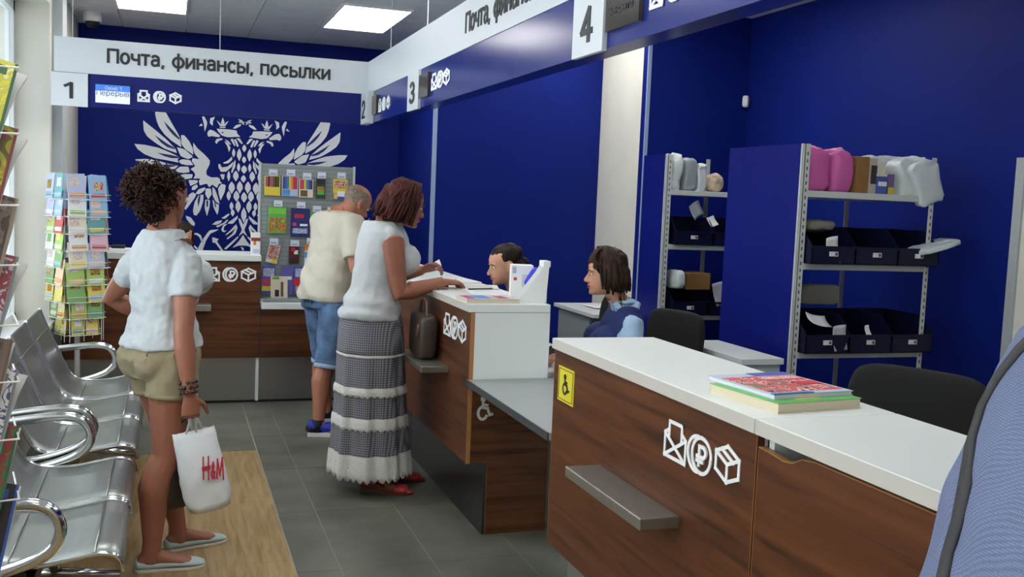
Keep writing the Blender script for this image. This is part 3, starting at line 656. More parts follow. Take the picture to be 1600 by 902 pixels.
bx('phone_body', BLACKP, tel, 1.9, 2.06, 4.72, 4.9, .75, .82, .01); hb = MB(); hb.tube([(1.92, 4.75, .845), (1.98, 4.75, .865), (2.04, 4.75, .845)], .018, 8); hb.build('handset', BLACKP, tel, True)
wd_ = thing('work_desk', 'white staff desk behind the counter with the booklet stand', 'desk', (2.0, 5.2, 0))
bx('desktop', mat('pale_desk_top'), wd_, 1.72, 2.12, 4.5, 6.0, .722, .75, .002); bx('side_panel', GREYLAM, wd_, 1.73, 2.1, 4.5, 4.52, 0, .722); bx('side_panel', GREYLAM, wd_, 1.73, 2.1, 5.98, 6.0, 0, .722)
def office_chair(label, x, y, rz, ztop=1.0, w=.44):
    t = thing('office_chair', label, 'chair', (0, 0, 0), 0, 'black office chairs behind the counters')
    crumple('backrest', BLACK, t, (0, .2, ztop-.23), (w, .07, .46), amp=.003, pw=5, rx=R(-6))
    crumple('seat', BLACK, t, (0, -.05, .47), (.46, .46, .09), amp=.003, pw=5)
    b = MB(); b.tube([(0, .22, .47), (0, .25, .6), (0, .235, .8)], .022, 8); b.build('back_support', BLACKP, t, True)
    b = MB(); b.tube([(0, 0, .08), (0, 0, .43)], .028, 10); b.build('gas_column', BLACKP, t, True)
    b = MB()
    for k in range(5):
        a = 2*PI*k/5; b.tube([(0, 0, .1), (.28*math.cos(a), .28*math.sin(a), .07)], [.025, .018], 6); b.ell((.28*math.cos(a), .28*math.sin(a), .03), (.025, .025, .03), nu=8, nv=5)
    b.build('star_base', BLACKP, t, True)
    t.location = (x, y, 0); t.rotation_euler = (0, 0, rz); return t
office_chair('black office chair back just right of the clerk in the navy vest', 2.5, 4.95, R(-75), 1.0)
office_chair('empty black office chair behind the nearest counter, right of the books', 2.6, 3.06, R(-63), .985, .56)
office_chair('black office chair of the clerk behind the booklet stand', 2.5, 5.75, R(-85), 1.0)
sn = thing('motion_sensor', 'small white motion sensor in the blue wall corner above the shelves', 'sensor', (4.46, 7.26, 2.46))
crumple('sensor_body', mat('white_plastic', (236, 238, 238), .35), sn, (4.44, 7.235, 2.462), (.065, .05, .095), amp=0, pw=4.5, rz=R(45)); bx('sensor_lens', mat('sensor_lens', (210, 214, 216), .2), sn, -.02, .02, -.03, -.024, -.035, .005, M=Matrix.Translation((4.44, 7.235, 2.462)) @ RZ(-45))
cm = thing('dome_camera', 'white dome camera with dark lens under the ceiling, upper left', 'camera', (-.62, 8.9, ZC))
b = MB(); b.tube([(-.62, 8.9, ZC), (-.62, 8.9, ZC-.075)], .07, 20); b.build('camera_base', mat('white_plastic'), cm)
b = MB(); b.ell((-.62, 8.9, ZC-.075), (.055, .055, .05)); b.build('camera_dome', BLACKP, cm, True)

# ================================================================ THINGS ON THE COUNTERS
def book(name, label, cat, c, w, h, th, rz, cover, pages, art=(), group=None):
    t = thing(name, label, cat, c, rz, group); M = Matrix.Translation(c) @ Matrix.Rotation(rz, 4, 'Z')
    bx('pages', pages, t, -w/2+.003, w/2-.003, -h/2+.003, h/2-.003, .0015, th-.0015, M=M)
    bx('back_cover', CRM if name == 'thick_book' else cover, t, -w/2, w/2, -h/2, h/2, 0, .0015, M=M)
    cv = bx('front_cover', cover, t, -w/2, w/2, -h/2, h/2, th-.0015, th, M=M)
    for q_, a in enumerate(art):
        nm, m, x0, x1, y0, y1 = a
        bx(nm, m, cv, -w/2+x0*w, -w/2+x1*w, -h/2+y0*h, -h/2+y1*h, th-.0004, th+.0004+.0003*q_, M=M)
    return t
PG = mat('cream_pages', (226, 214, 186), .7, bump=.4, bscale=3, stretch=(1, 1, 300))
RED = mat('print_red', (196, 40, 62), .4); GRN = mat('print_green', (92, 178, 84), .4); YLW = mat('print_yellow', (226, 204, 70), .4)
BLU = mat('print_blue', (54, 84, 178), .4); SKY = mat('print_sky', (92, 150, 220), .4); LILAC = mat('print_lilac', (188, 196, 224), .4); CRM = mat('print_cream', (228, 220, 200), .45)
MAG = mat('print_magenta', (186, 62, 120), .4); ORG = mat('print_orange', (226, 130, 50), .45); TEAL = mat('print_teal', (50, 140, 150), .45); NVY = mat('print_navy', (34, 44, 110), .45); BRN = mat('print_brown', (112, 80, 60), .5); GRY = mat('print_grey', (150, 150, 150), .5); DGR = mat('print_dark_green', (40, 62, 40), .5); BLK = mat('print_black', (34, 30, 34), .5); WHT = mat('print_white', (232, 234, 236), .45)
BUSY = printed('busy_magazine_print', [(40, 46, 60), (196, 52, 60), (226, 218, 200), (210, 60, 76), (232, 226, 214), (90, 120, 80), (222, 190, 90)], 26)
BUSY2 = printed('busy_toy_print', [(60, 50, 46), (226, 200, 90), (230, 226, 220), (196, 60, 56), (70, 110, 180), (220, 160, 120)], 70)
BUSY3 = printed('busy_pale_print', [(150, 160, 190), (232, 230, 226), (214, 180, 170), (236, 236, 234), (170, 190, 150)], 60)
BUSY4 = printed('busy_green_print', [(40, 90, 40), (120, 180, 70), (200, 70, 50), (130, 190, 80), (232, 226, 200)], 50)
BUSY5 = printed('busy_title_print', [(214, 220, 236), (60, 80, 160), (224, 226, 236), (70, 90, 170)], 120)
book('thick_book', 'thick book with a green cover under a magazine on the nearest counter', 'book', (1.497, 2.172, ZTOP), .268, .27, .026, R(7), GRN, PG, (('cover_picture', YLW, .3, .6, .1, .4),))
mg = book('magazine', 'glossy magazine with red, blue and white cover topping the stack on the nearest counter', 'magazine', (1.507, 2.212, ZTOP+.026), .252, .272, .012, R(6), LILAC, WHT,
     (('cover_picture', BUSY, .04, .97, .1, .84), ('title_band', RED, .42, .97, .62, .84), ('title_lettering', printed('white_title_print', [(196, 40, 62), (240, 236, 230), (196, 40, 62), (240, 236, 230)], 90), .46, .94, .66, .8), ('title_band', BLU, .5, 1, .87, 1), ('title_band', BLU, .0, .5, .0, .05), ('title_band', RED, .66, .95, .36, .5)))
book('book', 'book with pink, blue and white cover lying beside the booklet box', 'book', (1.425, 4.5, ZTOP), .27, .17, .022, R(3), mat('print_pale', (214, 216, 226), .4), PG,
     (('cover_picture', BUSY3, .02, .98, .04, .96), ('cover_stripe', MAG, .04, .2, .1, .9), ('cover_stripe', SKY, .24, .5, .1, .95), ('cover_stripe', MAG, .62, .8, .1, .7)))
book('magazine', 'thin pale magazine sticking out under the pink and blue book', 'magazine', (1.36, 4.57, ZTOP), .1, .08, .014, R(12), CRM, WHT)
# booklet box and angled leaflet stand
bb = thing('booklet_box', 'white cardboard box printed with a red mark standing on the counter', 'box', (1.68, 4.68, ZTOP), R(-8))
M = Matrix.Translation((1.66, 4.7, ZTOP)) @ RZ(-14)
bx('box_body', PAPER, bb, -.055, .055, -.05, .05, 0, .165, .002, M)
bx('red_mark', mat('red_stamp', (200, 50, 60), .5), bb, -.042, -.026, -.0508, -.0495, .09, .105, M=M); bx('printed_strip', mat('pale_blue_print', (170, 178, 210), .5), bb, -.048, -.03, -.0508, -.0495, .125, .155, M=M)
bx('printed_line', mat('pale_grey_print', (205, 208, 214), .5), bb, .0, .04, -.0508, -.0495, .06, .12, M=M)
ls = thing('leaflet_stand', 'white angled cardboard leaflet stand with blue pattern on its base', 'stand', (1.68, 4.53, ZTOP))
M = Matrix.Translation((1.66, 4.5, ZTOP)) @ RZ(-6)
pf = [(-.075, 0), (.05, 0), (.06, .175), (.035, .182), (.015, .145), (-.055, .05), (-.075, .03)]
for yy in (-.03, .05):
    b = MB(); b.T = M; b.prism(pf, ((0, yy, 0), (1, 0, 0), (0, 0, 1)), 0, .003); b.build('side_panel', PAPER, ls)
bx('back_panel', PAPER, ls, .05, .054, -.03, .05, 0, .178, M=M); bx('bottom_panel', PAPER, ls, -.07, .05, -.03, .05, 0, .004, M=M)
bx('top_flap', PAPER, ls, .032, .066, -.032, .052, .172, .2, M=M)
b = MB(); b.T = M; rnd = random.Random(3)
for k in range(14):
    x = -.07+.12*k/14; h = .012+.022*rnd.random(); b.prism([(x, .002), (x+.007, .002), (x+.004, h)], ((0, -.0312, 0), (1, 0, 0), (0, 0, 1)), -.0008, .0005)
b.build('grass_print', mat('pale_blue_grass', (120, 140, 200), .5), ls)
b = MB(); b.T = M; b.prism([(-.035, .06), (-.031, .058), (.04, .145), (.036, .148)], ((0, -.0312, 0), (1, 0, 0), (0, 0, 1)), -.0006, .0005); b.build('diagonal_line', mat('olive_print', (120, 110, 60), .5), ls)
crumple('leaflets', mat('vivid_blue_leaflet', (28, 40, 200), .4), ls, (1.70, 4.625, ZTOP+.105), (.055, .06, .10), amp=.002, pw=5, ry=R(30))
# forms and papers on counter 3
rnd = random.Random(5)
for k, (x, y, a, lb) in enumerate(((1.46, 5.25, 12, 'white form under the hand of the woman in the skirt'), (1.56, 4.95, -8, 'white form lying on the counter in front of the clerk'), (1.58, 5.6, 5, 'white form at the far end of the counter'), (1.40, 5.55, 20, 'stack of slips beside the hand with papers'), (1.6, 5.2, -15, 'open leaflet lying flat between the hands and the clerk'))):
    p = bx('paper_form', PAPER, None, -.1, .1, -.14, .14, ZTOP, ZTOP+.004+.002*(k % 3), M=Matrix.Translation((x, y, 0)) @ RZ(a)); tag(p, lb, 'paper')
    for q in range(4): bx('printed_line', mat('grey_print_line', (170, 176, 184), .6), p, -.08, .07, -.1+.06*q, -.092+.06*q, ZTOP+.0035, ZTOP+.0046+.002*(k % 3), M=Matrix.Translation((x, y, 0)) @ RZ(a))
pn = thing('pen', 'dark pen lying on the forms on the counter', 'pen', (1.55, 5.05, ZTOP+.012)); b = MB(); b.tube([(1.47, 4.98, ZTOP+.013), (1.61, 5.02, ZTOP+.013)], .004, 6); b.build('barrel', DARKTXT, pn); b = MB(); b.tube([(1.61, 5.02, ZTOP+.013), (1.622, 5.0235, ZTOP+.013)], [.004, .001], 6); b.build('tip', STEEL, pn)
t = bx('notice_sheet', PAPER, None, 1.755, 1.777, 3.6, 4.37, .75, .935); tag(t, 'white printed notice standing behind the low grey table', 'paper')
for q in range(8): bx('printed_line', mat('grey_print_line'), t, 1.7545, 1.7553, 4.0, 4.34, .77+.02*q, .777+.02*q)
bs = thing('desk_box', 'small white and red leaflet box at the right end of the back counter', 'box', (.56, 7.6, 1.102))
bx('box_body', PAPER, bs, .56, .625, 7.6, 7.68, 1.102, 1.26, .002); bx('red_band', mat('dark_red_print', (130, 50, 56), .5), bs, .559, .626, 7.598, 7.601, 1.2, 1.225); bx('orange_mark', ORG, bs, .575, .595, 7.598, 7.601, 1.17, 1.2); bx('lilac_mark', LILAC, bs, .57, .62, 7.598, 7.601, 1.11, 1.14)
t = thing('desk_tray', 'white tray with a dark device at the left end of the back counter', 'tray', (-.37, 7.6, 1.102))
bx('tray_base', PAPER, t, -.45, -.25, 7.52, 7.7, 1.102, 1.125, .004); bx('device', BLACKP, t, -.4, -.31, 7.56, 7.66, 1.125, 1.15, .006)
# ================================================================ PEG BOARD WITH GOODS
PY = 7.75
pb = thing('peg_board', 'grey perforated display board standing on the low display counter', 'display board', (.98, PY, .75))
PBM = mat('grey_peg_board', (150, 158, 160), .45, metal=.3)
bx('board', PBM, pb, .632, 1.325, PY, PY+.012, .75, 1.778)
b = MB()
for z in [(.78+.0335*k) for k in range(30)]: b.box(.64, 1.318, PY-.0012, PY, z, z+.004)
tag(b.build('groove_rows', mat('peg_groove', (118, 126, 130), .5), pb), kind='stuff')
bx('frame_side', RACKG, pb, .617, .632, PY-.01, PY+.02, .75, 1.785); bx('frame_side', RACKG, pb, 1.325, 1.34, PY-.01, PY+.02, .75, 1.785)
for x in (.64, 1.3): bx('foot', RACKG, pb, x, x+.02, PY-.12, PY+.1, .75, .765)
ptm = mat('price_tag', (214, 222, 236), .5)
def hung(x, z, w, h, name, label, cat, body, arts, d=.012, tagz=.012, ry=0):
    t = thing(name, label, cat, (x, PY-.03, z), 0, 'goods hanging on the peg board')
    M = Matrix.Translation((x, 0, z+h/2)) @ RY(ry)
    bx('pack', body, t, -w/2, w/2, PY-.035, PY-.035+d, -h/2, h/2, .002, M)
    for q_, (nm, m, a0, a1, b0, b1) in enumerate(arts): bx(nm, m, t, -w/2+a0*w, -w/2+a1*w, PY-.0365-.0004*q_, PY-.034, -h/2+b0*h, -h/2+b1*h, M=M)
    b = MB(); b.tube([(x, PY, z+h+.012), (x, PY-.06, z+h+.012), (x, PY-.065, z+h+.02)], .002, 5); b.build('hook', WIREW, pb)
    p = bx('price_tag', ptm, pb, x-.03, x+.032, PY-.07, PY-.068, z+h+.004, z+h+.05)
    bx('tag_print', mat('price_print', (150, 162, 190), .6), p, x-.022, x+.022, PY-.0712, PY-.07, z+h+.012, z+h+.022)
def stripes(cols, b0, b1): return [('pencil', c, .06+.88*k/len(cols), .06+.88*(k+.86)/len(cols), b0, b1) for k, c in enumerate(cols)]
hung(.715, 1.54, .115, .145, 'pencil_set', 'yellow pack of dark coloured pencils at the top left of the peg board', 'pencils', YLW, stripes([MAG, BLK, MAG, BRN, BLK, DGR], .45, .98))
hung(.845, 1.54, .12, .15, 'pencil_set', 'pack of rainbow pencils, second in the top row', 'pencils', LILAC, stripes([NVY, BLU, TEAL, YLW, ORG, RED, RED], .36, .98)+[('picture', SKY, .05, .5, .04, .32)])
hung(.965, 1.535, .105, .135, 'pencil_set', 'pack of rainbow pencils with red at left, third in the top row', 'pencils', CRM, stripes([RED, RED, YLW, TEAL, BLU, NVY], .46, .98)+[('picture', BRN, .1, .6, .06, .4)])
hung(1.075, 1.53, .07, .15, 'modelling_clay', 'dark green hanging pack in the top row', 'pack', DGR, [('picture', BUSY4, .1, .9, .2, .62), ('picture', BLK, .1, .9, .75, .95), ('picture', GRN, .2, .8, .2, .4)])
hung(1.225, 1.53, .11, .155, 'paint_set', 'yellow and blue hanging pack at the top right of the peg board', 'pack', YLW, [('picture', BUSY2, .05, .95, .55, .92), ('picture', BLU, .0, 1, .0, .3), ('picture', WHT, .3, .8, .14, .4), ('picture', YLW, .05, .3, .02, .28)])
hung(.755, 1.255, .135, .2, 'colouring_book', 'green colouring book in the second row', 'book', GRN, [('picture', BUSY4, .06, .94, .06, .6), ('picture', mat('print_lime', (120, 200, 70), .4), .02, .98, .74, .97)])
hung(.925, 1.235, .14, .215, 'colouring_book', 'navy book with red and white title in the second row', 'book', NVY, [('picture', RED, .2, .7, .66, .8), ('picture', WHT, .5, .9, .38, .46), ('picture', BUSY5, .1, .9, .12, .3), ('picture', MAG, .12, .3, .38, .5)])
hung(1.045, 1.24, .085, .185, 'card_game', 'green and pink hanging pack right of the navy book', 'pack', GRN, [('picture', BUSY4, .1, .9, .55, .9), ('picture', mat('print_pink', (226, 190, 205), .45), .0, 1, .0, .38), ('picture', YLW, .0, 1, .36, .46)])
hung(1.155, 1.27, .085, .15, 'toy_pack', 'black hanging pack partly behind the bald man', 'pack', BLK, [('picture', WHT, .3, .8, .4, .6), ('picture', RED, .1, .5, .7, .85)])
hung(1.26, 1.27, .08, .15, 'toy_pack', 'dark green hanging pack behind the head of the bald man', 'pack', DGR, [('picture', BRN, .2, .7, .3, .6)])
hung(.73, 1.03, .085, .14, 'toy_pack', 'red and yellow picture card hanging askew in the third row', 'pack', WHT, [('picture', BUSY2, .05, .95, .2, .95), ('picture', YLW, .5, .9, .02, .22)], ry=12)
hung(.885, 1.03, .075, .13, 'toy_pack', 'dark red hanging toy in the third row', 'pack', mat('print_maroon', (84, 24, 36), .45), [('picture', BLK, .1, .9, .02, .3), ('picture', WHT, .5, .9, .55, .78), ('picture', RED, .2, .6, .7, .95)])
hung(1.005, 1.01, .08, .17, 'greeting_card', 'orange, blue and white card in the third row beside the man', 'card', WHT, [('picture', ORG, .0, 1, .72, 1), ('picture', SKY, .0, 1, .4, .65), ('picture', YLW, .1, .9, .02, .1)])
hung(1.14, 1.02, .09, .16, 'greeting_card', 'blue card in the third row behind the man', 'card', SKY, [('picture', WHT, .2, .8, .3, .6)])
def stood(x, z, w, h, label, body, arts, y=PY-.06):
    t = thing('booklet', label, 'booklet', (x, y, z), 0, 'booklets standing at the foot of the peg board')
    M = Matrix.Translation((x, y, z)) @ RX(-6)
    bx('pages', WHT, t, -w/2+.002, w/2-.002, .002, .012, .001, h-.001, M=M); cv = bx('front_cover', body, t, -w/2, w/2, 0, .002, 0, h, M=M)
    for q_, (nm, m, a0, a1, b0, b1) in enumerate(arts): bx(nm, m, cv, -w/2+a0*w, -w/2+a1*w, -.0006-.0004*q_, .001, b0*h, b1*h, M=M)
stood(.70, .80, .1, .21, 'navy, magenta and yellow booklet at the lower left of the peg board', BLU, [('picture', MAG, 0, 1, .3, .55), ('picture', YLW, 0, 1, .1, .28), ('picture', BUSY5, .08, .92, .62, .92)])
stood(.775, .765, .125, .17, 'white booklet with a grey photo of two people at the foot of the peg board', CRM, [('picture', BLK, .25, .5, .1, .4), ('picture', BRN, .6, .75, .1, .75), ('picture', GRN, .1, .5, .86, .97)], PY-.09)
stood(.835, .80, .09, .215, 'violet and white booklet behind the white photo booklet', mat('print_violet', (96, 90, 170), .45), [('picture', WHT, .1, .9, .5, .62)])
stood(.955, .80, .14, .21, 'navy, red and yellow booklet beside the man', BLU, [('picture', RED, 0, .5, .3, .58), ('picture', YLW, .5, 1, .3, .58), ('picture', BUSY2, .1, .9, .06, .28), ('picture', BUSY5, .08, .92, .62, .92)])
stood(1.1, .80, .13, .2, 'navy booklet hidden behind the man in the cream shirt', BLU, [('picture', WHT, .1, .9, .3, .58)])
t = thing('leaflet_tray', 'clear plastic tray lying in front of the booklets', 'tray', (.83, 7.62, .75)); CLR = mat('clear_plastic', (225, 235, 240), .1, trans=.8)
bx('tray_base', CLR, t, .65, 1.1, 7.56, 7.66, .75, .756); bx('tray_lip', CLR, t, .65, 1.1, 7.556, 7.56, .75, .785)
# ================================================================ POSTCARD SPINNER
sx, sy = -.59, 7.22
sp = thing('postcard_spinner', 'white wire spinner rack full of colourful postcards', 'display rack', (sx, sy, 0))
b = MB(); b.tube([(sx, sy, .02), (sx, sy, 1.5)], .018, 10); b.build('pole', WIREW, sp, True)
b = MB()
for k in range(4): a = PI/4+PI/2*k; b.tube([(sx, sy, .05), (sx+.15*math.cos(a), sy+.15*math.sin(a), .012)], .012, 6)
b.build('base', WIREW, sp, True)
rnd = random.Random(11)
PCM = [WHT, CRM, mat('card_yellow', (222, 208, 110), .5), mat('card_orange', (222, 160, 104), .5), mat('card_red', (196, 92, 92), .5), mat('card_green', (136, 178, 110), .5), mat('card_sky', (150, 188, 222), .5), mat('card_teal', (104, 164, 170), .5), LILAC, mat('print_pink'), mat('card_lime', (168, 200, 110), .5), mat('print_peach', (238, 196, 160), .45), WHT, CRM]
for f in range(4):
    ang = PI/2*f-R(62); fx, fy = math.cos(ang), math.sin(ang); rx_, ry_ = -fy, fx
    b = MB()
    for k in range(9):
        z = .57+.112*k; P = lambda u, o, zz: (sx+fx*o+rx_*u, sy+fy*o+ry_*u, zz)
        rr = .165 if k > 1 else .12+.025*k; hw = .13 if k > 1 else .09+.02*k
        b.tube([P(-hw, rr-.05, z), P(-hw, rr, z), P(hw, rr, z), P(hw, rr-.05, z), P(0, .02, z)], .0025, 4)
        b.tube([P(-hw, rr, z+.035), P(hw, rr, z+.035)], .002, 4)
    for u in (-.13, 0, .13): b.tube([P(u, .105, .53), P(u, .11, 1.5)], .0022, 4)
    tag(b.build('wire_pockets', WIREW, sp), kind='stuff')
    for k in range(9):
        for c in range(2):
            z = .575+.112*k; hw = .13 if k > 1 else .09+.02*k; rr = (.158 if k > 1 else .113+.025*k)
            w_ = hw*.9; h_ = .15+.02*rnd.random(); u = (-1+2*c)*hw*.5+rnd.uniform(-.01, .01)
            main = rnd.choice(PCM if k > 2 else [PCM[2], PCM[10], PCM[5], PCM[2]]); 
            if k >= 7: main = rnd.choice([PCM[6], WHT, PCM[7], LILAC])
            M = Matrix.Translation((sx+fx*rr+rx_*u, sy+fy*rr+ry_*u, z)) @ Matrix.Rotation(ang+PI/2, 4, 'Z') @ RX(-7) @ RY(rnd.uniform(-4, 4))
            t = bx('postcard', main, None, -w_/2, w_/2, -.002, .002, 0, h_, M=M)
            ca = lambda: rnd.choice(PCM)
            tag(t, 'postcard, %s row from top, %s column, %s face of the spinner' % ('ninth eighth seventh sixth fifth fourth third second first'.split()[k], ('left', 'right')[c], ('right front', 'right rear', 'left rear', 'left front')[f]), 'postcard', 'postcards on the spinner rack')
            a0 = rnd.uniform(.05, .3); b0 = rnd.uniform(.3, .6)
            bx('picture', rnd.choice([BUSY2, BUSY3, BUSY4, BUSY3, ca()]), t, -w_/2+a0*w_, -w_/2+(a0+.55)*w_, -.0028, -.0018, b0*h_, (b0+.35)*h_, M=M)
            bx('picture', ca(), t, -w_/2+.1*w_, w_/2-.1*w_, -.0028, -.0018, .08*h_, .24*h_, M=M)
# ================================================================ MAGAZINE RACK, LEFT FOREGROUND
mr = thing('magazine_rack', 'wire magazine rack at the left edge of the frame, nearest the camera', 'display rack', (-.5, 2.65, 0))
b = MB(); RKY = R(14)
RM = Matrix.Translation((-.34, 2.6, 0)) @ Matrix.Rotation(RKY, 4, 'Z')
for u in (-.02, -.26):
    b = MB(); b.T = RM; b.tube([(u-.02, .34, 0), (u-.02, .3, 1.95)], .012, 8); b.build('post', RACKG, mr, True)
b = MB(); b.T = RM; b.tube([(-.04, .02, .015), (-.04, .34, .015), (-.28, .34, .015), (-.28, .02, .015)], .014, 8); b.build('foot', RACKG, mr, True)
zs_ = [1.643, 1.488, 1.318, 1.175, 1.03, .892, .75, .60]
MAGC = [(printed('cover_yellow_green', [(206, 198, 60), (214, 206, 80), (190, 190, 70), (226, 220, 150), (120, 150, 60)], 30), mat('edge_green', (50, 96, 60), .5), 'yellow and green'), (printed('cover_olive', [(90, 84, 24), (150, 140, 40), (176, 164, 50), (120, 112, 40)], 14), mat('edge_maroon', (122, 50, 54), .5), 'olive with a maroon edge'), (printed('cover_brown_photo', [(70, 60, 54), (120, 104, 90), (96, 84, 76), (150, 136, 120)], 14), mat('edge_tan', (140, 124, 104), .5), 'brown photo'), (printed('cover_pale_titles', [(168, 172, 184), (190, 192, 200), (150, 60, 70), (180, 184, 196), (60, 70, 110)], 24), mat('edge_grey', (120, 122, 128), .5), 'pale with red titles'), (mat('print_taupe', (120, 104, 92), .5), BRN, 'small taupe'), (printed('cover_white_blue', [(206, 206, 204), (216, 216, 212), (70, 80, 120), (220, 218, 214)], 26), mat('edge_grey'), 'white with a blue title'), (printed('cover_green_red', [(50, 110, 60), (70, 140, 70), (150, 50, 50), (60, 120, 66)], 14), mat('edge_green'), 'green and red'), (BLK, mat('edge_blue', (46, 84, 160), .5), 'black with a blue spine')]
for k, z in enumerate(zs_):
    for w_i in range(1):
        b = MB(); b.T = RM
        u1, u0 = (-.0, -.235) if w_i == 0 else (-.25, -.49)
        if w_i == 0: b.tube([(u0, .3, z-.01), (u0, .0, z-.01), (u1-.06, .0, z-.01), (u1-.06, .3, z-.01)], .003, 5); b.tube([(u0, .3, z+.195), (u0, .045, z+.2), (u1+.005, .045, z+.2), (u1+.02, .3, z+.2)], .0028, 5); tag(b.build('wire_pocket', WIREW, mr), kind='stuff')
        m1, m2, nm = MAGC[(k+w_i*3) % 8]
        M = RM @ Matrix.Translation(((u0+u1)/2-.03, .03, z)) @ RY(15) @ RX(-20)
        t = thing('magazine', ('%s magazine in the rack at the left edge, tier %s' % (nm, 'one two three four five six seven eight'.split()[k])) if w_i == 0 else 'magazine in the outer column of the rack beyond the left edge', 'magazine', M.to_translation(), 0, 'magazines in the wire rack')
        h_ = .265 if k not in (4,) else .2
        bx('pages', PAPER, t, -.098, .100, .003, .012, .002, h_-.002, M=M)
        cv = bx('front_cover', m1, t, -.1, .1, 0, .003, 0, h_, M=M)
        bx('cover_edge', m2, cv, .094, .101, -.0006, .001, 0, h_, M=M); bx('cover_title', m2, cv, -.09, .08, -.0006, .001, h_*.86, h_*.95, M=M)
        bx('cover_picture', MAGC[(k+3) % 8][0], cv, -.06, .05, -.0006, .001, h_*.25, h_*.6, M=M)
        # curling loose pages behind the cover
        b = MB(); rings = []
        for i in range(6):
            v = i/5*h_; c_ = .003+.012*(i/5)**3*(2 if k in (0, 1, 3, 5) else .5)
            rings.append([M @ Vector(q) for q in ((-.1, .012+c_, v), (.1+c_*1.1, .012+c_, v), (.1+c_*1.2, .017+c_*1.4, v), (-.1, .017+c_*1.4, v))])
        b.loft(rings); b.build('loose_pages', mat('grey_pages', (196, 198, 196), .6), t, True)
# ================================================================ WAITING BENCHES
PERF = mat('perforated_steel', (176, 180, 180), .36, metal=.85)
nt = PERF.node_tree; b_ = nt.nodes['Principled BSDF']
tc = nt.nodes.new('ShaderNodeTexCoord'); vo = nt.nodes.new('ShaderNodeTexVoronoi'); vo.inputs['Scale'].default_value = 130; vo.inputs['Randomness'].default_value = 0
rp = nt.nodes.new('ShaderNodeValToRGB'); rp.color_ramp.elements[0].position = .28; rp.color_ramp.elements[1].position = .34
rp.color_ramp.elements[0].color = lin((150, 155, 154))+(1,); rp.color_ramp.elements[1].color = lin((166, 171, 170))+(1,)
nt.links.new(tc.outputs['Object'], vo.inputs['Vector']); nt.links.new(vo.outputs['Distance'], rp.inputs[0]); nt.links.new(rp.outputs[0], b_.inputs['Base Color'])
prof = [(-.715, .845), (-.70, .80), (-.672, .73), (-.635, .645), (-.598, .56), (-.566, .49), (-.538, .448), (-.50, .428), (-.44, .418), (-.36, .42), (-.28, .434), (-.215, .446), (-.175, .446), (-.148, .436), (-.134, .414), (-.130, .385)]
def smooth(P, n=3):
    for _ in range(n):
        Q = [P[0]]
        for a, b in zip(P, P[1:]): a = Vector(a); b = Vector(b); Q += [a.lerp(b, .25), a.lerp(b, .75)]
        P = Q+[P[-1]]
    return [tuple(p) for p in P]
prof2 = smooth(prof, 1)
def bench(label, y0, n, pitch=.583, far=True):
    t = thing('waiting_bench', label, 'bench', (-.45, y0, 0), 0, 'steel waiting benches')
    for k in range(n):
        a, c = y0+pitch*k+.012, y0+pitch*(k+1)-.012
        b = MB(); rings = []
        for i, (x, z) in enumerate(prof2):
            dx = prof2[min(i+1, len(prof2)-1)][0]-prof2[max(i-1, 0)][0]; dz = prof2[min(i+1, len(prof2)-1)][1]-prof2[max(i-1, 0)][1]
            L = math.hypot(dx, dz); nx, nz = -dz/L*.003, dx/L*.003
            dip = lambda u: -.008*math.sin(u*PI)
            top = [(x+nx*0+nx*dip(u)/.003*-0, a+(c-a)*u, z+(dip(u) if x > -.5 else 0)) for u in (0, .25, .5, .75, 1)]
            bot = [(p[0]-nx*2, p[1], p[2]-abs(nz)*2-.001) for p in top[::-1]]
            rings.append(top+bot)
        b.loft(rings); s_ = b.build('seat_shell', PERF, t, True)
        for y in (a, c): b = MB(); b.tube([(x, y, z+.002) for x, z in prof2], .0085, 8); b.build('edge_tube', CHROME, s_, True)
        # the two pressed creases of the sheet
        b = MB()
        for (x, z) in ((-.672, .733), (-.46, .4225), (-.213, .4485)): b.tube([(x, a+.01, z), (x, c-.01, z)], .003, 6)
        tag(b.build('pressed_crease', STEEL, s_, True), kind='stuff')
    ya, yb = y0-.005, y0+pitch*n+.005
    bx('beam', BLACKP, t, -.46, -.38, ya, yb, .33, .385, .004)
    for y in (y0+.2, y0+pitch*n-.2):
        b = MB(); b.tube([(-.42, y, .33), (-.42, y, .04)], .022, 10); b.tube([(-.66, y, .02), (-.42, y, .05), (-.18, y, .02)], .02, 8); b.build('leg', CHROME, t, True)
    for y in (ya-.012, yb+.012):
        pts = smooth([(-.66, .60), (-.52, .618), (-.40, .628), (-.335, .612), (-.30, .555), (-.315, .49), (-.38, .445), (-.5, .41), (-.585, .40)], 2)
        b = MB(); b.tube([(x, y, z) for x, z in pts], .02, 10); b.build('armrest', CHROME, t, True)
        bx('armrest_bracket', BLACKP, t, -.6, -.4, min(y, y), y+.01, .34, .41)
bench('perforated steel two-seat bench nearest the camera with chrome armrests', 3.2, 2)
bench('perforated steel three-seat bench further back beside the window wall', 4.55, 3)
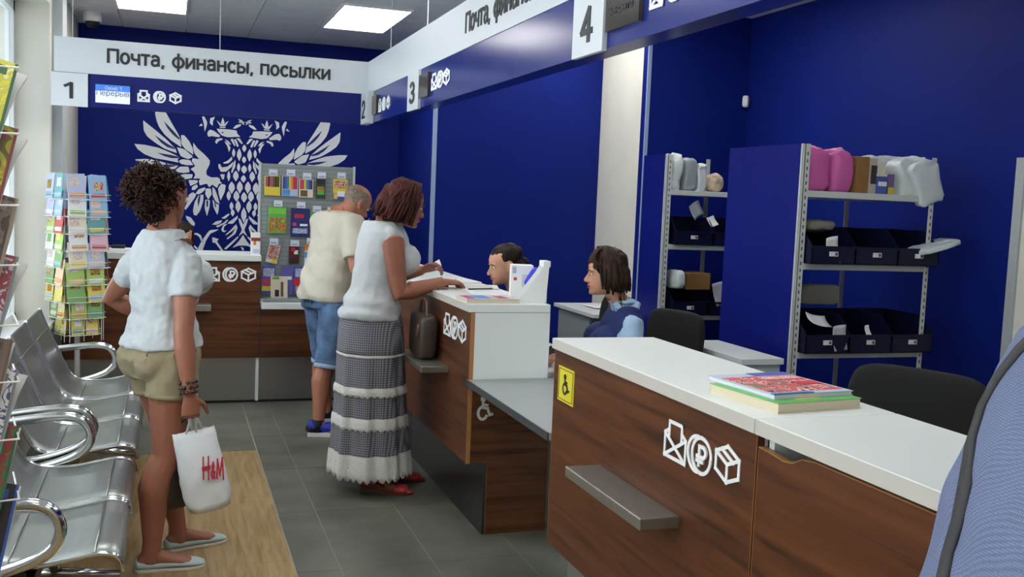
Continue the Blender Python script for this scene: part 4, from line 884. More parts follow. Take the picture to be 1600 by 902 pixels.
# ================================================================ PEOPLE
from mathutils.bvhtree import BVHTree
SKIN = mat('tanned_skin', (152, 97, 76), .5, var=.05, vscale=8); SKINL = mat('light_skin', (206, 152, 124), .5, var=.04, vscale=8); SKINM = mat('ruddy_skin', (170, 110, 88), .5, var=.06, vscale=8)
def hd(a): return Vector((math.cos(R(a)), math.sin(R(a)), 0)), Vector((math.sin(R(a)), -math.cos(R(a)), 0))
def bake(b, name, m, parent, voxel=.007, it=5, disp=0, dscale=.1, fac=.5, folds=None):
    bmesh.ops.recalc_face_normals(b.bm, faces=b.bm.faces)
    me = bpy.data.meshes.new(name); b.bm.to_mesh(me); b.bm.free()
    o = bpy.data.objects.new(name+'_tmp', me); COL.objects.link(o)
    r = o.modifiers.new('r', 'REMESH'); r.mode = 'VOXEL'; r.voxel_size = voxel
    if it: s = o.modifiers.new('s', 'SMOOTH'); s.factor = fac; s.iterations = it
    dg = bpy.context.evaluated_depsgraph_get(); me2 = bpy.data.meshes.new_from_object(o.evaluated_get(dg))
    bpy.data.objects.remove(o); bpy.data.meshes.remove(me)
    if disp or folds:
        nn = [v.normal.copy() for v in me2.vertices]
        for v, n in zip(me2.vertices, nn):
            d = 0
            if disp: d += noise.noise(v.co/dscale)*disp + noise.noise(v.co/dscale*2.3+Vector((5, 3, 1)))*disp*.5
            if folds: d += folds(v.co)
            v.co = v.co+n*d
    me2.materials.clear(); me2.materials.append(m); me2.shade_smooth(); me2.name = name
    o2 = bpy.data.objects.new(name, me2); COL.objects.link(o2); adopt(o2, parent); return o2
def ik(a, b, l1, l2, pole):
    d = b-a; L = min(d.length, (l1+l2)*.999); u = d.normalized(); x = (l1*l1-l2*l2+L*L)/(2*L); h = math.sqrt(max(0, l1*l1-x*x))
    p = (pole-u*pole.dot(u)); p.normalize(); return a+u*x+p*h
def ring(c, r, f, a, b, tilt=None, n=20, bf=None, p=1.0):
    # ellipse with half width a along r, half depth b (bf towards the front) along f
    out = []
    for j in range(n):
        t = 2*PI*j/n; cs, sn = math.cos(t), math.sin(t)
        cs = math.copysign(abs(cs)**p, cs); sn = math.copysign(abs(sn)**p, sn)
        out.append(c+r*(a*cs)+f*((bf if bf and sn > 0 else b)*sn))
    return out
def limb(b, P, rad, n=12): b.tube(P, rad, n)
def hand(b, w, d, nrm, thumb, s=1, curl=25, spread=1):
    d = d.normalized(); nrm = (nrm-d*nrm.dot(d)).normalized(); lat = d.cross(nrm); lat = lat if lat.dot(thumb) > 0 else -lat
    rg = []
    for t, wd, th, of in ((-.015, .022, .018, 0), (.015, .029, .0175, .002), (.045, .037, .0155, .001), (.075, .040, .0135, 0), (.09, .038, .011, 0)):
        c = w+d*t*s+lat*of*s; rg.append([c+lat*wd*s*math.cos(q*PI/6)+nrm*th*s*math.sin(q*PI/6) for q in range(12)])
    b.loft(rg)
    for k, (of, L) in enumerate(((-.029, .058), (-.0098, .072), (.0098, .077), (.029, .069))):
        p = w+d*.078*s+lat*of*s; pts = [p]; a = 0; dd = (d+lat*of*2.2*spread).normalized()
        for q, fr in enumerate((.45, .32, .23)):
            a += R(curl*(1, 1.15, .7)[q]); v = dd*math.cos(a)+nrm*math.sin(a); p = p+v*L*fr*s; pts.append(p)
        b.tube(pts, [.0092*s, .0088*s, .008*s, .0062*s], 8); b.ell(pts[-1], (.006*s,)*3, nu=6, nv=4)
    p = w+d*.02*s+lat*.024*s; v = (d*.62+lat*.72+nrm*.3).normalized(); p1 = p+v*.045*s; v2 = (d*.85+lat*.3+nrm*.45).normalized(); p2 = p1+v2*.035*s; p3 = p2+(v2+nrm*.3).normalized()*.026*s
    b.tube([p, p1, p2, p3], [.014*s, .0115*s, .010*s, .0075*s], 8); b.ell(p3, (.0072*s,)*3, nu=6, nv=4)
HEADP = [(0, .076, -.0, .02), (.01, .088, .012, .034), (.028, .089, .02, .047), (.045, .090, .032, .055), (.065, .088, .058, .062), (.085, .086, .082, .067), (.105, .083, .094, .070), (.125, .089, .100, .073), (.150, .088, .102, .0745), (.175, .076, .096, .071), (.198, .05, .075, .055), (.212, .024, .045, .032), (.218, .006, .012, .01)]
def tuck(body, *cloths, depth=.009, reach=.035, skip=()):
    # keep the layer underneath inside the garment that covers it
    for cl in cloths:
        bv = BVHTree.FromPolygons([v.co.copy() for v in cl.data.vertices], [list(p.vertices) for p in cl.data.polygons])
        nn = [v.normal.copy() for v in body.data.vertices]
        for v, n in zip(body.data.vertices, nn):
            if any((v.co-(a+(b-a)*max(0, min(1, (v.co-a).dot(b-a)/(b-a).length_squared)))).length < r for a, b, r in skip): continue
            p, cn, i, dist = bv.find_nearest(v.co, reach)
            if p is None: continue
            sd = (v.co-p).dot(cn)
            if sd > -depth and n.dot(cn) > .35: v.co = p-cn*depth
class Head:
    def __init__(s, ear, a, pitch=0, roll=0, sc=1):
        f, r = hd(a); u = Vector((0, 0, 1)); p = R(pitch)
        s.f = f*math.cos(p)+u*math.sin(p); s.u = u*math.cos(p)-f*math.sin(p); s.r = r
        if roll: q = R(roll); s.r, s.u = s.r*math.cos(q)+s.u*math.sin(q), s.u*math.cos(q)-s.r*math.sin(q)
        s.o = ear-s.u*.1*sc; s.sc = sc
    def P(s, x, y, z): return s.o+(s.r*x+s.f*y+s.u*z)*s.sc     # right, forward, up from the chin plane
    def M(s): return Matrix((s.r, s.f, s.u)).transposed().to_4x4()
    def add(s, b, ears=True):
        rg = []
        for z, fr, bk, w in HEADP:
            rg.append([s.P(w*math.cos(t), (fr if math.sin(t) > 0 else bk)*math.copysign(abs(math.sin(t))**.9, math.sin(t)), z) for t in (2*PI*j/24 for j in range(24))])
        b.loft(rg)
        # nose, brow, lips, chin, cheek bones
        b.tube([s.P(0, .082, .117), s.P(0, .096, .095), s.P(0, .109, .076)], [.007*s.sc, .0085*s.sc, .0105*s.sc], 8); b.ell(s.P(0, .106, .073), Vector((.0125, .012, .009))*s.sc, s.M(), 10, 7)
        for x in (-.011, .011): b.ell(s.P(x, .096, .0705), Vector((.0075, .009, .007))*s.sc, s.M(), 8, 6)
        b.ell(s.P(0, .090, .050), Vector((.021, .009, .0055))*s.sc, s.M(), 10, 6); b.ell(s.P(0, .089, .0405), Vector((.018, .0095, .006))*s.sc, s.M(), 10, 6); b.ell(s.P(0, .083, .015), Vector((.02, .013, .014))*s.sc, s.M(), 10, 7)
        for x in (-1, 1):
            b.ell(s.P(x*.03, .081, .121), Vector((.02, .01, .006))*s.sc, s.M(), 10, 6)
            if ears:
                b.ell(s.P(x*.074, -.008, .1), Vector((.0085, .019, .032))*s.sc, s.M() @ Matrix.Rotation(x*R(18), 4, 'Z') @ RX(-12), 12, 9); b.ell(s.P(x*.073, .0, .073), Vector((.008, .010, .012))*s.sc, s.M(), 8, 6)
    def face(s, parent, hair, lip=(170, 84, 80)):
        for x in (-1, 1):
            b = MB(); b.ell(s.P(x*.031, .0795, .106), Vector((.0125, .0065, .0062))*s.sc, s.M(), 10, 7); e = b.build('eye', mat('eye_white', (226, 220, 214), .25), parent, True)
            b = MB(); b.ell(s.P(x*.031, .0845, .1055), Vector((.0055, .0024, .0055))*s.sc, s.M(), 8, 6); b.build('iris', mat('dark_iris', (50, 34, 26), .2), e, True)
            b = MB(); b.tube([s.P(x*.014, .0915, .1235), s.P(x*.031, .0915, .128), s.P(x*.05, .079, .1225)], [.0026*s.sc, .003*s.sc, .0018*s.sc], 6); b.build('eyebrow', hair, parent, True)
        b = MB(); b.ell(s.P(0, .0945, .0497), Vector((.02, .0062, .0042))*s.sc, s.M(), 12, 6); b.ell(s.P(0, .094, .0412), Vector((.017, .0068, .0048))*s.sc, s.M(), 12, 6); b.build('lips', mat('lips_%d' % lip[0], lip, .4), parent, True)
FT = [(-.075, .086, .058, 0), (-.035, .101, .076, -.004), (.0, .104, .074, -.004), (.03, .095, .066, 0), (.075, .078, .057, .002), (.13, .081, .06, .003), (.185, .089, .064, .002), (.225, .091, .058, -.002), (.25, .08, .05, -.006), (.272, .058, .042, -.008), (.296, .037, .036, -.006)]
MT = [(-.075, .09, .062, 0), (-.035, .098, .074, -.002), (.0, .098, .072, 0), (.03, .096, .070, .004), (.075, .093, .069, .006), (.13, .095, .068, .004), (.185, .104, .07, .002), (.225, .112, .064, -.004), (.255, .106, .052, -.008), (.277, .078, .044, -.008), (.298, .042, .04, -.006)]
class Fig:
    def __init__(s, name, label, H, xy, pz, ap, ac, lean=(0, 0), sex='f', w=1.0, d=1.0, group=None):
        s.root = thing(name, label, 'person', (xy[0], xy[1], 0), 0, group)
        s.H = H; s.P = Vector((xy[0], xy[1], pz)); s.ap, s.ac = ap, ac; s.lean = lean; s.T = FT if sex == 'f' else MT; s.sex = sex; s.w = w; s.d = d
        s.b = MB()
    def lvl(s, t):
        k = min(1, max(0, (t+.0)/.25)); f, r = hd(s.ap+(s.ac-s.ap)*k); f0, r0 = hd(s.ac)
        kk = k*k*(3-2*k); c = s.P+Vector((0, 0, t*s.H))+f0*s.lean[0]*kk+r0*s.lean[1]*kk
        return c, f, r
    def rings(s, t0, t1, grow=0, n=24, flare=None, bulge=None, gd=None):
        T = [q for q in s.T if t0 < q[0] < t1]
        def at(t):
            for p, q in zip(s.T, s.T[1:]):
                if p[0] <= t <= q[0]: k = (t-p[0])/(q[0]-p[0]); return tuple(p[i]+(q[i]-p[i])*k for i in range(4))
            return s.T[0] if t < s.T[0][0] else s.T[-1]
        L = [(t0,)+at(t0)[1:]]+T+[(t1,)+at(t1)[1:]]; out = []
        for t, a, b_, of in L:
            c, f, r = s.lvl(t); g = grow+(flare(t) if flare else 0)
            out.append(ring(c+f*of*s.H, r, f, a*s.H*s.w+g, b_*s.H*s.d+g, n=n, p=.92))
        return out
    def shoulder(s, side): c, f, r = s.lvl(.25); return c+r*side*(.088 if s.sex == 'f' else .112)*s.H*s.w-f*(.006*s.H-getattr(s, 'fwd', 0))+Vector((0, 0, ((-.02 if s.sex == 'f' else -.01)-getattr(s, 'drop', 0))*s.H))
    def torso(s, butt=.85):
        s.b.loft(s.rings(-.075, .296)); c, f, r = s.lvl(.19)
        if s.sex == 'f':
            for q in (-1, 1): s.b.ell(c+r*q*.047*s.H*s.w+f*.044*s.H*s.d+Vector((0, 0, -.02*s.H)), (.043*s.H, .042*s.H, .041*s.H))
        c, f, r = s.lvl(-.03)
        for q in (-1, 1): s.b.ell(c+r*q*.045*s.H*s.w-f*.036*s.H*s.d, (.054*s.H*s.w*butt, .05*s.H*butt, .056*s.H*butt))
    def arm(s, side, hand_w, pole, hd_dir, nrm, thumb, curl=25, k=1.0, doh=True):
        a = s.shoulder(side); e = ik(a, hand_w, .172*s.H, .15*s.H, pole); H = s.H*k
        w = e+(hand_w-e).normalized()*min((hand_w-e).length, .15*s.H)
        c, f, r = s.lvl(.245)
        limb(s.b, [c+r*side*.05*s.H, a+Vector((0, 0, .004)), a.lerp(e, .3), a.lerp(e, .75), e, e.lerp(w, .25), e.lerp(w, .7), w], [.036*H, .036*H, .031*H, .026*H, .0235*H, .0255*H, .019*H, .0155*H], 14)
        if doh: hand(s.b, w, hd_dir, nrm, thumb, s.H/1.72*k, curl)
        s.el = getattr(s, 'el', {}); s.el[side] = (a, e, w); return a, e, w
    def leg(s, side, heel, fd, hipw=.052, heelz=.0, k=1.0, pole=None):
        c, f, r = s.lvl(-.03); hip = c+r*side*hipw*s.H; F = Vector((math.cos(R(fd)), math.sin(R(fd)), 0))
        ank = Vector((heel[0], heel[1], .042*s.H+heelz))+F*.03*s.H; kn = ik(hip, ank, .245*s.H, .246*s.H, pole if pole is not None else F); H = s.H*k
        bk = -F*.012*H
        limb(s.b, [hip+Vector((0, 0, .03*H)), hip, hip.lerp(kn, .35), hip.lerp(kn, .75), kn, kn.lerp(ank, .16)+bk, kn.lerp(ank, .34)+bk*1.3, kn.lerp(ank, .62)+bk*.6, kn.lerp(ank, .88), ank-Vector((0, 0, .02*H))], [.05*H, .054*H, .05*H, .038*H, .0325*H, .033*H, .0345*H, .027*H, .0205*H, .022*H], 14)
        # bare foot
        z0 = .012+heelz; L = .145*s.H
        rg = []
        for t, w_, h_ in ((-.0, .016, .03), (.12, .02, .045), (.32, .02, .048), (.52, .024, .036), (.74, .028, .024), (.92, .022, .014), (1, .01, .008)):
            zb = z0+(-heelz*min(1, t/.7)); p = Vector((heel[0], heel[1], 0))+F*L*t; q = Vector((-F.y, F.x, 0))
            rg.append([p+q*w_*s.H*math.cos(j*PI/6)+Vector((0, 0, zb+h_*s.H*.5*(1+math.sin(j*PI/6)))) for j in range(12)])
        s.b.loft(rg); s.lg = getattr(s, 'lg', {}); s.lg[side] = (hip, kn, ank, F); return hip, kn, ank
    def neck(s, h, k=1.0):
        c, f, r = s.lvl(.27); H = s.H*k; limb(s.b, [c-f*.012*H, c.lerp(h.P(0, -.02, .03), .5)-f*.004*H, h.P(0, -.015, .05), h.P(0, -.012, .085)], [.04*H, .032*H, .032*H, .033*H], 14)
    def skin(s, m, voxel=.0058, it=3): return bake(s.b, 'body', m, s.root, voxel, it)
def shoe(name, parent, m, sole_m, heel, fd, H, top=.03, wide=.03, sole=.014, heelz=0, toe_w=1.0, opening=None, L=.158, voxel=.004):
    F = Vector((math.cos(R(fd)), math.sin(R(fd)), 0)); q = Vector((-F.y, F.x, 0)); L = L*H
    sec = ((-.035, .014, top*.95), (.0, .021, top), (.12, .0235, top*.95), (.3, .0225, top*.8), (.5, .026, top*.85), (.72, wide, top*.8), (.9, wide*.85*toe_w, top*.6), (1.0, .016*toe_w, top*.38), (1.02, .006, top*.2))
    b = MB(); rg = []; rs = []
    for t, w_, h_ in sec:
        zz = heelz*(1-min(1, max(0, t)/.72)); p = Vector((heel[0], heel[1], 0))+F*L*t
        rg.append([p+q*w_*H*math.cos(j*PI/7)+Vector((0, 0, zz+sole*.6+h_*H*.5*(1+math.sin(j*PI/7)))) for j in range(14)])
        ww = w_*H+.003
        rs.append([p+q*ww*c_+Vector((0, 0, z_)) for c_, z_ in ((-1, 0 if (heelz == 0 or t < .33 or t > .6) else 0), (1, 0), (1, zz+sole), (-1, zz+sole))])
    b.loft(rg); o = bake(b, name, m, parent, voxel, 2)
    b = MB(); b.loft(rs); b.build('sole', sole_m, o, bevel=.002); return o
def sleeve(b, a, e, t0, t1, r0, r1, n=16): b.tube([a.lerp(e, t0), a.lerp(e, (t0+t1)/2), a.lerp(e, t1)], [r0, (r0+r1)/2*1.01, r1], n)
def locks(b, h, n, spec, rnd, rad=.006, wav=.006, seg=8):
    # locks of hair: each runs along an arc on the skull from a parting point to an end point
    for i in range(n):
        p0, p1, p2 = spec(rnd); pts = []; ph = rnd.uniform(0, 6)
        for k in range(seg+1):
            t = k/seg; v = Vector(p0)*(1-t)**2+Vector(p1)*2*t*(1-t)+Vector(p2)*t*t; w_ = Vector((math.sin(ph+t*9), math.cos(ph*1.3+t*8), math.sin(ph*.7+t*7)))*wav*t
            pts.append(h.P(*(v+w_)))
        b.tube(pts, [rad*(.7+.6*math.sin(PI*(.12+.8*k/seg))) for k in range(seg+1)], 5)

# ---- woman waiting in the foreground ---------------------------------------------------------
f = Fig('person', 'woman with dark curly hair in white t-shirt and khaki shorts beside the benches', 1.66, (-.03, 4.35), .93, 30, 42, (.01, .0), w=.95, d=1.06)
f.drop = .026; f.T = [q for q in FT if q[0] < .22]+[(.225, .084, .058, -.002), (.25, .066, .05, -.006), (.272, .05, .041, -.008), (.296, .036, .036, -.006)]
h = Head(Vector((-.022, 4.37, 1.522)), 52, -4, sc=1.0)
f.torso(); f.neck(h, 1.0); h.add(f.b)
ra, re, rw = f.arm(1, Vector((.075, 4.13, .752)), Vector((-.5, -.75, 0)), Vector((.08, -.02, -1)), Vector((-.1, 1, 0)), Vector((1, .2, 0)), curl=48)
la, le, lw = f.arm(-1, Vector((-.03, 4.68, .97)), Vector((-1, .35, -.1)), Vector((.8, .2, -.2)), Vector((.2, -1, 0)), Vector((0, 0, 1)), curl=40)
f.leg(1, (-.118, 4.245), 2, .056, k=1.12); f.leg(-1, (-.005, 4.46), 20, .05, k=1.08)
bd = f.skin(SKIN)
HB = mat('dark_brown_hair', (26, 15, 13), .55, var=.4, vscale=5, spec=.2); h.face(f.root, HB)
rnd = random.Random(2); b = MB()
b.ell(h.P(0, -.02, .162), (.08, .1, .062), h.M()); b.ell(h.P(-.0, -.118, .122), (.085, .068, .082), h.M()); b.ell(h.P(0, -.05, .178), (.07, .075, .045), h.M()); b.ell(h.P(0, -.085, .06), (.055, .035, .045), h.M())
o = bake(b, 'hair', HB, f.root, .007, 3, disp=.012, dscale=.03)
b = MB()
for i in range(420):
    a = rnd.uniform(0, 2*PI); z = rnd.uniform(-.55, 1); q = math.sqrt(max(0, 1-z*z))
    dv = Vector((q*math.cos(a), q*math.sin(a), z)); c = Vector((0, -.082, .125))+Vector((dv.x*.086, dv.y*.122, dv.z*.096))
    if c.y > -.06 and c.z < .15: continue
    t = Vector((rnd.uniform(-1, 1), rnd.uniform(-1, 1), rnd.uniform(-1, 1))).normalized(); n_ = dv.cross(t).normalized(); rr = rnd.uniform(.008, .017); L = rnd.uniform(.03, .06); ph = rnd.uniform(0, 6)
    b.tube([h.P(*(c+t*(k/8-.4)*L+(n_*math.cos(ph+k*1.3)+dv*math.sin(ph+k*1.3))*rr+dv*.006)) for k in range(9)], .0028, 4)
for i in range(90):
    dv = Vector((rnd.gauss(0, 1), rnd.gauss(-.6, .8), rnd.gauss(-.2, .8))).normalized(); c = Vector((0, -.088, .06))+Vector((dv.x*.062, dv.y*.04, dv.z*.05)); rr = rnd.uniform(.007, .013); ph = rnd.uniform(0, 6); t = Vector((rnd.uniform(-1, 1), .2, rnd.uniform(-1, 1))).normalized(); n_ = dv.cross(t).normalized()
    b.tube([h.P(*(c+t*(k/8-.4)*.04+(n_*math.cos(ph+k*1.3)+dv*math.sin(ph+k*1.3))*rr+dv*.004)) for k in range(9)], .0028, 4)
b.build('curls', mat('reddish_brown_curl', (40, 21, 17), .5, var=.6, vscale=9, spec=.2), o, True)
TEE = mat('white_jersey', (182, 188, 191), .8, bump=.55, bscale=13)
b = MB(); b.loft(f.rings(-.005, .283, .012, flare=lambda t: .006 if t < .05 else (0.004 if t < .14 else 0)))
c, ff, rr_ = f.lvl(.19)
for q in (-1, 1): b.ell(c+rr_*q*.049*f.H+ff*.05*f.H+Vector((0, 0, -.025*f.H)), (.05*f.H, .047*f.H, .048*f.H)); 
b.ell(c+ff*.04*f.H+Vector((0, 0, -.04)), (.1, .07, .06))
for (a, e, w_) in (f.el[1], f.el[-1]): c0 = f.lvl(.24)[0]; b.tube([c0.lerp(a, .45), a, a.lerp(e, .28), a.lerp(e, .5)], [.05, .061, .06, .059], 18)
def tee_folds(co): return .0035*math.sin(co.z*62+co.x*20+2.5*math.sin(co.y*14))*max(0, min(1, (1.22-co.z)/.15))
tw = bake(b, 'tshirt', TEE, f.root, .0065, 5, disp=.009, dscale=.06, folds=tee_folds)
KHA = mat('khaki_cotton', (148, 136, 108), .8, bump=.45, bscale=18)
b = MB(); b.loft(f.rings(-.085, .02, .014))
c, ff, rr_ = f.lvl(-.03)
for q in (-1, 1): b.ell(c+rr_*q*.042*f.H-ff*.036*f.H+Vector((0, 0, -.012)), (.058*f.H, .05*f.H, .058*f.H))
for sd in (1, -1): hp, kn, an, F = f.lg[sd]; b.tube([hp+Vector((0, 0, .05)), hp, hp.lerp(kn, .2), hp.lerp(kn, .39)], [.095, .102, .104, .101], 20)
sh = bake(b, 'shorts', KHA, f.root, .0065, 5, disp=.006, dscale=.07)
ARM = [(f.el[q][1].lerp(f.el[q][0], .4), f.el[q][1], .055) for q in (1, -1)]+[(f.el[q][1], f.el[q][2], .055) for q in (1, -1)]+[(f.el[1][2], f.el[1][2]+Vector((.01, 0, -.16)), .08)]
tuck(sh, tw, depth=.006); tuck(bd, tw, sh, skip=ARM)
for sd in (1, -1): hp, kn, an, F = f.lg[sd]; b = MB(); b.tube([hp.lerp(kn, .35), hp.lerp(kn, .395)], [.1045, .1045], 24); b.build('turn_up', KHA, sh, True)
FLAT = mat('pale_aqua_leather', (176, 194, 196), .5); SOLEC = mat('cream_sole', (206, 200, 186), .6)
for hl, fd in (((-.118, 4.245), 2), ((-.005, 4.46), 20)): shoe('shoe', f.root, FLAT, SOLEC, hl, fd, 1.66, top=.027, wide=.029, sole=.012)
b = MB()
for k in range(26): a = 2*PI*k/26; u_ = (rw-re).normalized(); s1 = u_.orthogonal().normalized(); s2 = u_.cross(s1); b.ell(rw-u_*(.012+.02*(k % 3))+(s1*math.cos(a)+s2*math.sin(a))*.031, (.0085,)*3, nu=7, nv=5)
b.build('bracelet', mat('dark_bead', (44, 34, 30), .3, var=.9, vscale=60), f.root, True)
# shopping bag and hand bag held in the right hand
bagm = mat('white_plastic_bag', (226, 230, 234), .35, bump=.25, bscale=22)
hp_ = rw+Vector((.01, 0, -.085))
bag = thing('shopping_bag', 'white plastic carrier bag with red lettering held by the woman in shorts', 'bag', (.13, 4.2, .25))
BM_ = Matrix.Translation((.095, 4.20, .59)) @ RZ(8) @ RY(-9)
b = MB(); rg = []
for i in range(12):
    v = i/11; z = -.335*v; w_ = .083+.018*v-.02*max(0, v-.85)/.15; d_ = .006+.05*math.sin(min(1, v*1.15)*PI*.62)
    rg.append([BM_ @ Vector((w_*math.copysign(abs(math.cos(t))**.75, math.cos(t))+.012*v*1.4+.004*noise.noise(Vector((v*7, t*2, 0))), d_*math.copysign(abs(math.sin(t))**.8, math.sin(t))+.012*noise.noise(Vector((t*1.8, v*6, 3))), z+.012*noise.noise(Vector((t*2.2, 1, 0)))*(1 if i == 0 else .3))) for t in (2*PI*j/28 for j in range(28))])
b.loft(rg); bo = b.build('bag_body', bagm, bag, True)
for x in (-.02, .022):
    b = MB(); b.tube([BM_ @ Vector((x-.016, -.004, -.02)), BM_ @ Vector((x*.6, 0, .035)), hp_+Vector((x*.5, .0, .005)), hp_+Vector((x*.5, .02, .004)), BM_ @ Vector((x+.016, .008, -.01))], .0055, 6); b.build('bag_handle', bagm, bag, True)
LRED = mat('red_lettering', (186, 38, 52), .5)
def bagpt(u, v):
    p = Vector((u, 0, -.335*v)); d_ = .006+.05*math.sin(min(1, v*1.15)*PI*.62); return BM_ @ Vector((u, -d_*1.02-.008, p.z))
lt = text('lettering', 'H&M', ((0, 0, 0), (1, 0, 0), (0, 1, 0)), 1, 1, LRED, bag, 0.0, bold=.13)
for v in lt.data.vertices:
    u_, w_ = v.co.x, v.co.y; v.co = bagpt(-.012+.088*u_+.018*(w_-.5)+.012, .62-.31*w_+.05*(u_-.5))+BM_.to_3x3() @ Vector((0, -.004*(1 if v.index % 2 else 1), 0))
HBK = mat('dark_brown_leather', (52, 40, 34), .42)
hb = thing('handbag', 'dark grey-brown leather handbag hanging behind the white carrier bag', 'bag', (.03, 4.28, .25))
crumple('bag_body', HBK, hb, (.02, 4.29, .37), (.13, .1, .26), amp=.008, pw=4, seed=3, rz=R(20))
b = MB(); b.tube(smooth([(-.02, 4.28, .47), (.03, 4.24, .6), (hp_.x, hp_.y+.012, hp_.z+.006), (.07, 4.27, .6), (.06, 4.31, .47)], 2), .006, 6); b.build('bag_strap', HBK, hb, True)

# ---- woman in the tiered skirt -----------------------------------------------------------------
f = Fig('person', 'woman with auburn hair in white sleeveless top and long tiered grey skirt', 1.68, (1.005, 5.2), .972, 2, 8, (.06, .0), w=.98, d=1.12)
h = Head(Vector((1.165, 5.19, 1.53)), 6, -16, sc=1.03)
f.torso(.6); f.neck(h, 1.05); h.add(f.b)
f.arm(1, Vector((1.36, 5.085, 1.135)), Vector((-1, -.2, -.7)), Vector((.9, .35, -.05)), Vector((0, 0, -1)), Vector((-.2, 1, .2)), curl=26, k=1.1)
f.arm(-1, Vector((1.33, 5.42, 1.17)), Vector((-.3, .5, -1)), Vector((.7, -.3, .25)), Vector((.2, -.6, -.6)), Vector((0, -.3, 1)), curl=42, k=1.05)
f.leg(1, (.972, 5.145), -14, heelz=.035, k=.85); f.leg(-1, (1.085, 5.31), 2, heelz=.035, k=.85)
bd = f.skin(SKIN)
AUB = mat('auburn_hair', (58, 22, 17), .5, var=.35, vscale=6, spec=.22); h.face(f.root, AUB, (176, 70, 70))
b = MB(); b.ell(h.P(0, -.02, .15), (.091, .107, .085), h.M()); b.ell(h.P(0, -.075, .09), (.095, .075, .095), h.M()); b.ell(h.P(0, -.06, .03), (.088, .07, .05), h.M())
for x in (-1, 1): b.ell(h.P(x*.072, -.0, .085), (.028, .055, .085), h.M())
o = bake(b, 'hair', AUB, f.root, .007, 4, disp=.014, dscale=.04)
rnd = random.Random(4)
def bob(rd):
    a = rd.uniform(-2.6, 2.6); s_ = math.sin(a); c_ = math.cos(a)
    if abs(a) > 1.95: a = math.copysign(1.95-rd.random()*.3, a); s_ = math.sin(a); c_ = math.cos(a)
    x = s_*.1; y = -c_*.118-.012; e = rd.uniform(.0, .03)
    return (rd.uniform(-.02, .02), rd.uniform(-.02, .05), .228), (x*1.05, y*1.02, .205), (x*1.08+rd.uniform(-.01, .01), y*1.04+rd.uniform(-.012, .012), e)
b = MB(); locks(b, h, 150, bob, rnd, .0065, .010); b.build('hair_locks', AUB, o, True)
TOP = mat('white_ribbed_top', (188, 193, 197), .8, bump=.5, bscale=14)
b = MB(); b.loft(f.rings(-.025, .279, .012, flare=lambda t: .006))
c, ff, rr_ = f.lvl(.19)
for q in (-1, 1): b.ell(c+rr_*q*.047*f.H+ff*.056*f.H+Vector((0, 0, -.028*f.H)), (.054*f.H, .052*f.H, .054*f.H))
b.ell(c+ff*.05*f.H+Vector((0, 0, -.05)), (.11, .085, .075))
for q in (-1, 1): a = f.shoulder(q); b.ell(a-rr_*q*.036+Vector((0, 0, .012)), (.047, .062, .056))
def top_folds(co): return .005*math.sin(co.z*75+co.x*12+2*math.sin(co.y*10))*max(0, min(1, (1.1-co.z)/.1))
tp = bake(b, 'sleeveless_top', TOP, f.root, .0065, 6, disp=.006, dscale=.07, folds=top_folds); tuck(bd, tp, reach=.04, skip=[(f.el[q][0].lerp(f.el[q][1], .12)+rr_*q*.02, f.el[q][1], .062) for q in (1, -1)])
# skirt: tiers with pleats, lace bands between them
CHK = bpy.data.materials.new('grey_check_cotton'); CHK.use_nodes = True; nt = CHK.node_tree; b_ = nt.nodes['Principled BSDF']; b_.inputs['Roughness'].default_value = .85
tc = nt.nodes.new('ShaderNodeTexCoord'); sp_ = nt.nodes.new('ShaderNodeSeparateXYZ'); nt.links.new(tc.outputs['Object'], sp_.inputs[0])
def wave(out, k):
    m_ = nt.nodes.new('ShaderNodeMath'); m_.operation = 'MULTIPLY'; m_.inputs[1].default_value = k; nt.links.new(out, m_.inputs[0])
    s_ = nt.nodes.new('ShaderNodeMath'); s_.operation = 'SINE'; nt.links.new(m_.outputs[0], s_.inputs[0]); g = nt.nodes.new('ShaderNodeMath'); g.operation = 'MULTIPLY_ADD'; g.inputs[1].default_value = .25; g.inputs[2].default_value = .25; nt.links.new(s_.outputs[0], g.inputs[0]); return g.outputs[0]
ax_ = nt.nodes.new('ShaderNodeMath'); ax_.operation = 'SUBTRACT'; nt.links.new(sp_.outputs[0], ax_.inputs[0]); nt.links.new(sp_.outputs[1], ax_.inputs[1])
ad = nt.nodes.new('ShaderNodeMath'); ad.operation = 'ADD'; nt.links.new(wave(sp_.outputs[2], 520), ad.inputs[0]); nt.links.new(wave(ax_.outputs[0], 420), ad.inputs[1])
rp = nt.nodes.new('ShaderNodeValToRGB'); rp.color_ramp.elements[0].position = .15; rp.color_ramp.elements[1].position = .85; rp.color_ramp.elements[0].color = lin((66, 66, 78))+(1,); rp.color_ramp.elements[1].color = lin((150, 150, 158))+(1,)
nt.links.new(ad.outputs[0], rp.inputs[0]); nt.links.new(rp.outputs[0], b_.inputs['Base Color'])
LACE = mat('white_lace', (222, 222, 218), .85, bump=.6, bscale=90)
sc_ = Vector((1.025, 5.2, 0))
def srad(z):
    for (z0, r0), (z1, r1) in zip(PR, PR[1:]):
        if z1 <= z <= z0: return r0+(r1-r0)*(z0-z)/(z0-z1)
    return PR[-1][1]
PR = [(1.03, .146), (.98, .158), (.90, .172), (.80, .178), (.70, .18), (.575, .183), (.57, .187), (.42, .190), (.415, .194), (.30, .199), (.2, .208), (.1, .216)]
def pleat(z, t): k = max(0, min(1, (.98-z)/.75)); return 1+k*(.05*math.sin(t*9+.6*math.sin(t*3))+.025*math.sin(t*17+1))
def sring(z, dr=0, n=144): return [sc_+Vector(((srad(z)*pleat(z, t)+dr)*math.cos(t)*.98+.02*(1-z)-.02, (srad(z)*pleat(z, t)+dr)*math.sin(t)*1.04, z)) for t in (2*PI*j/n for j in range(n))]
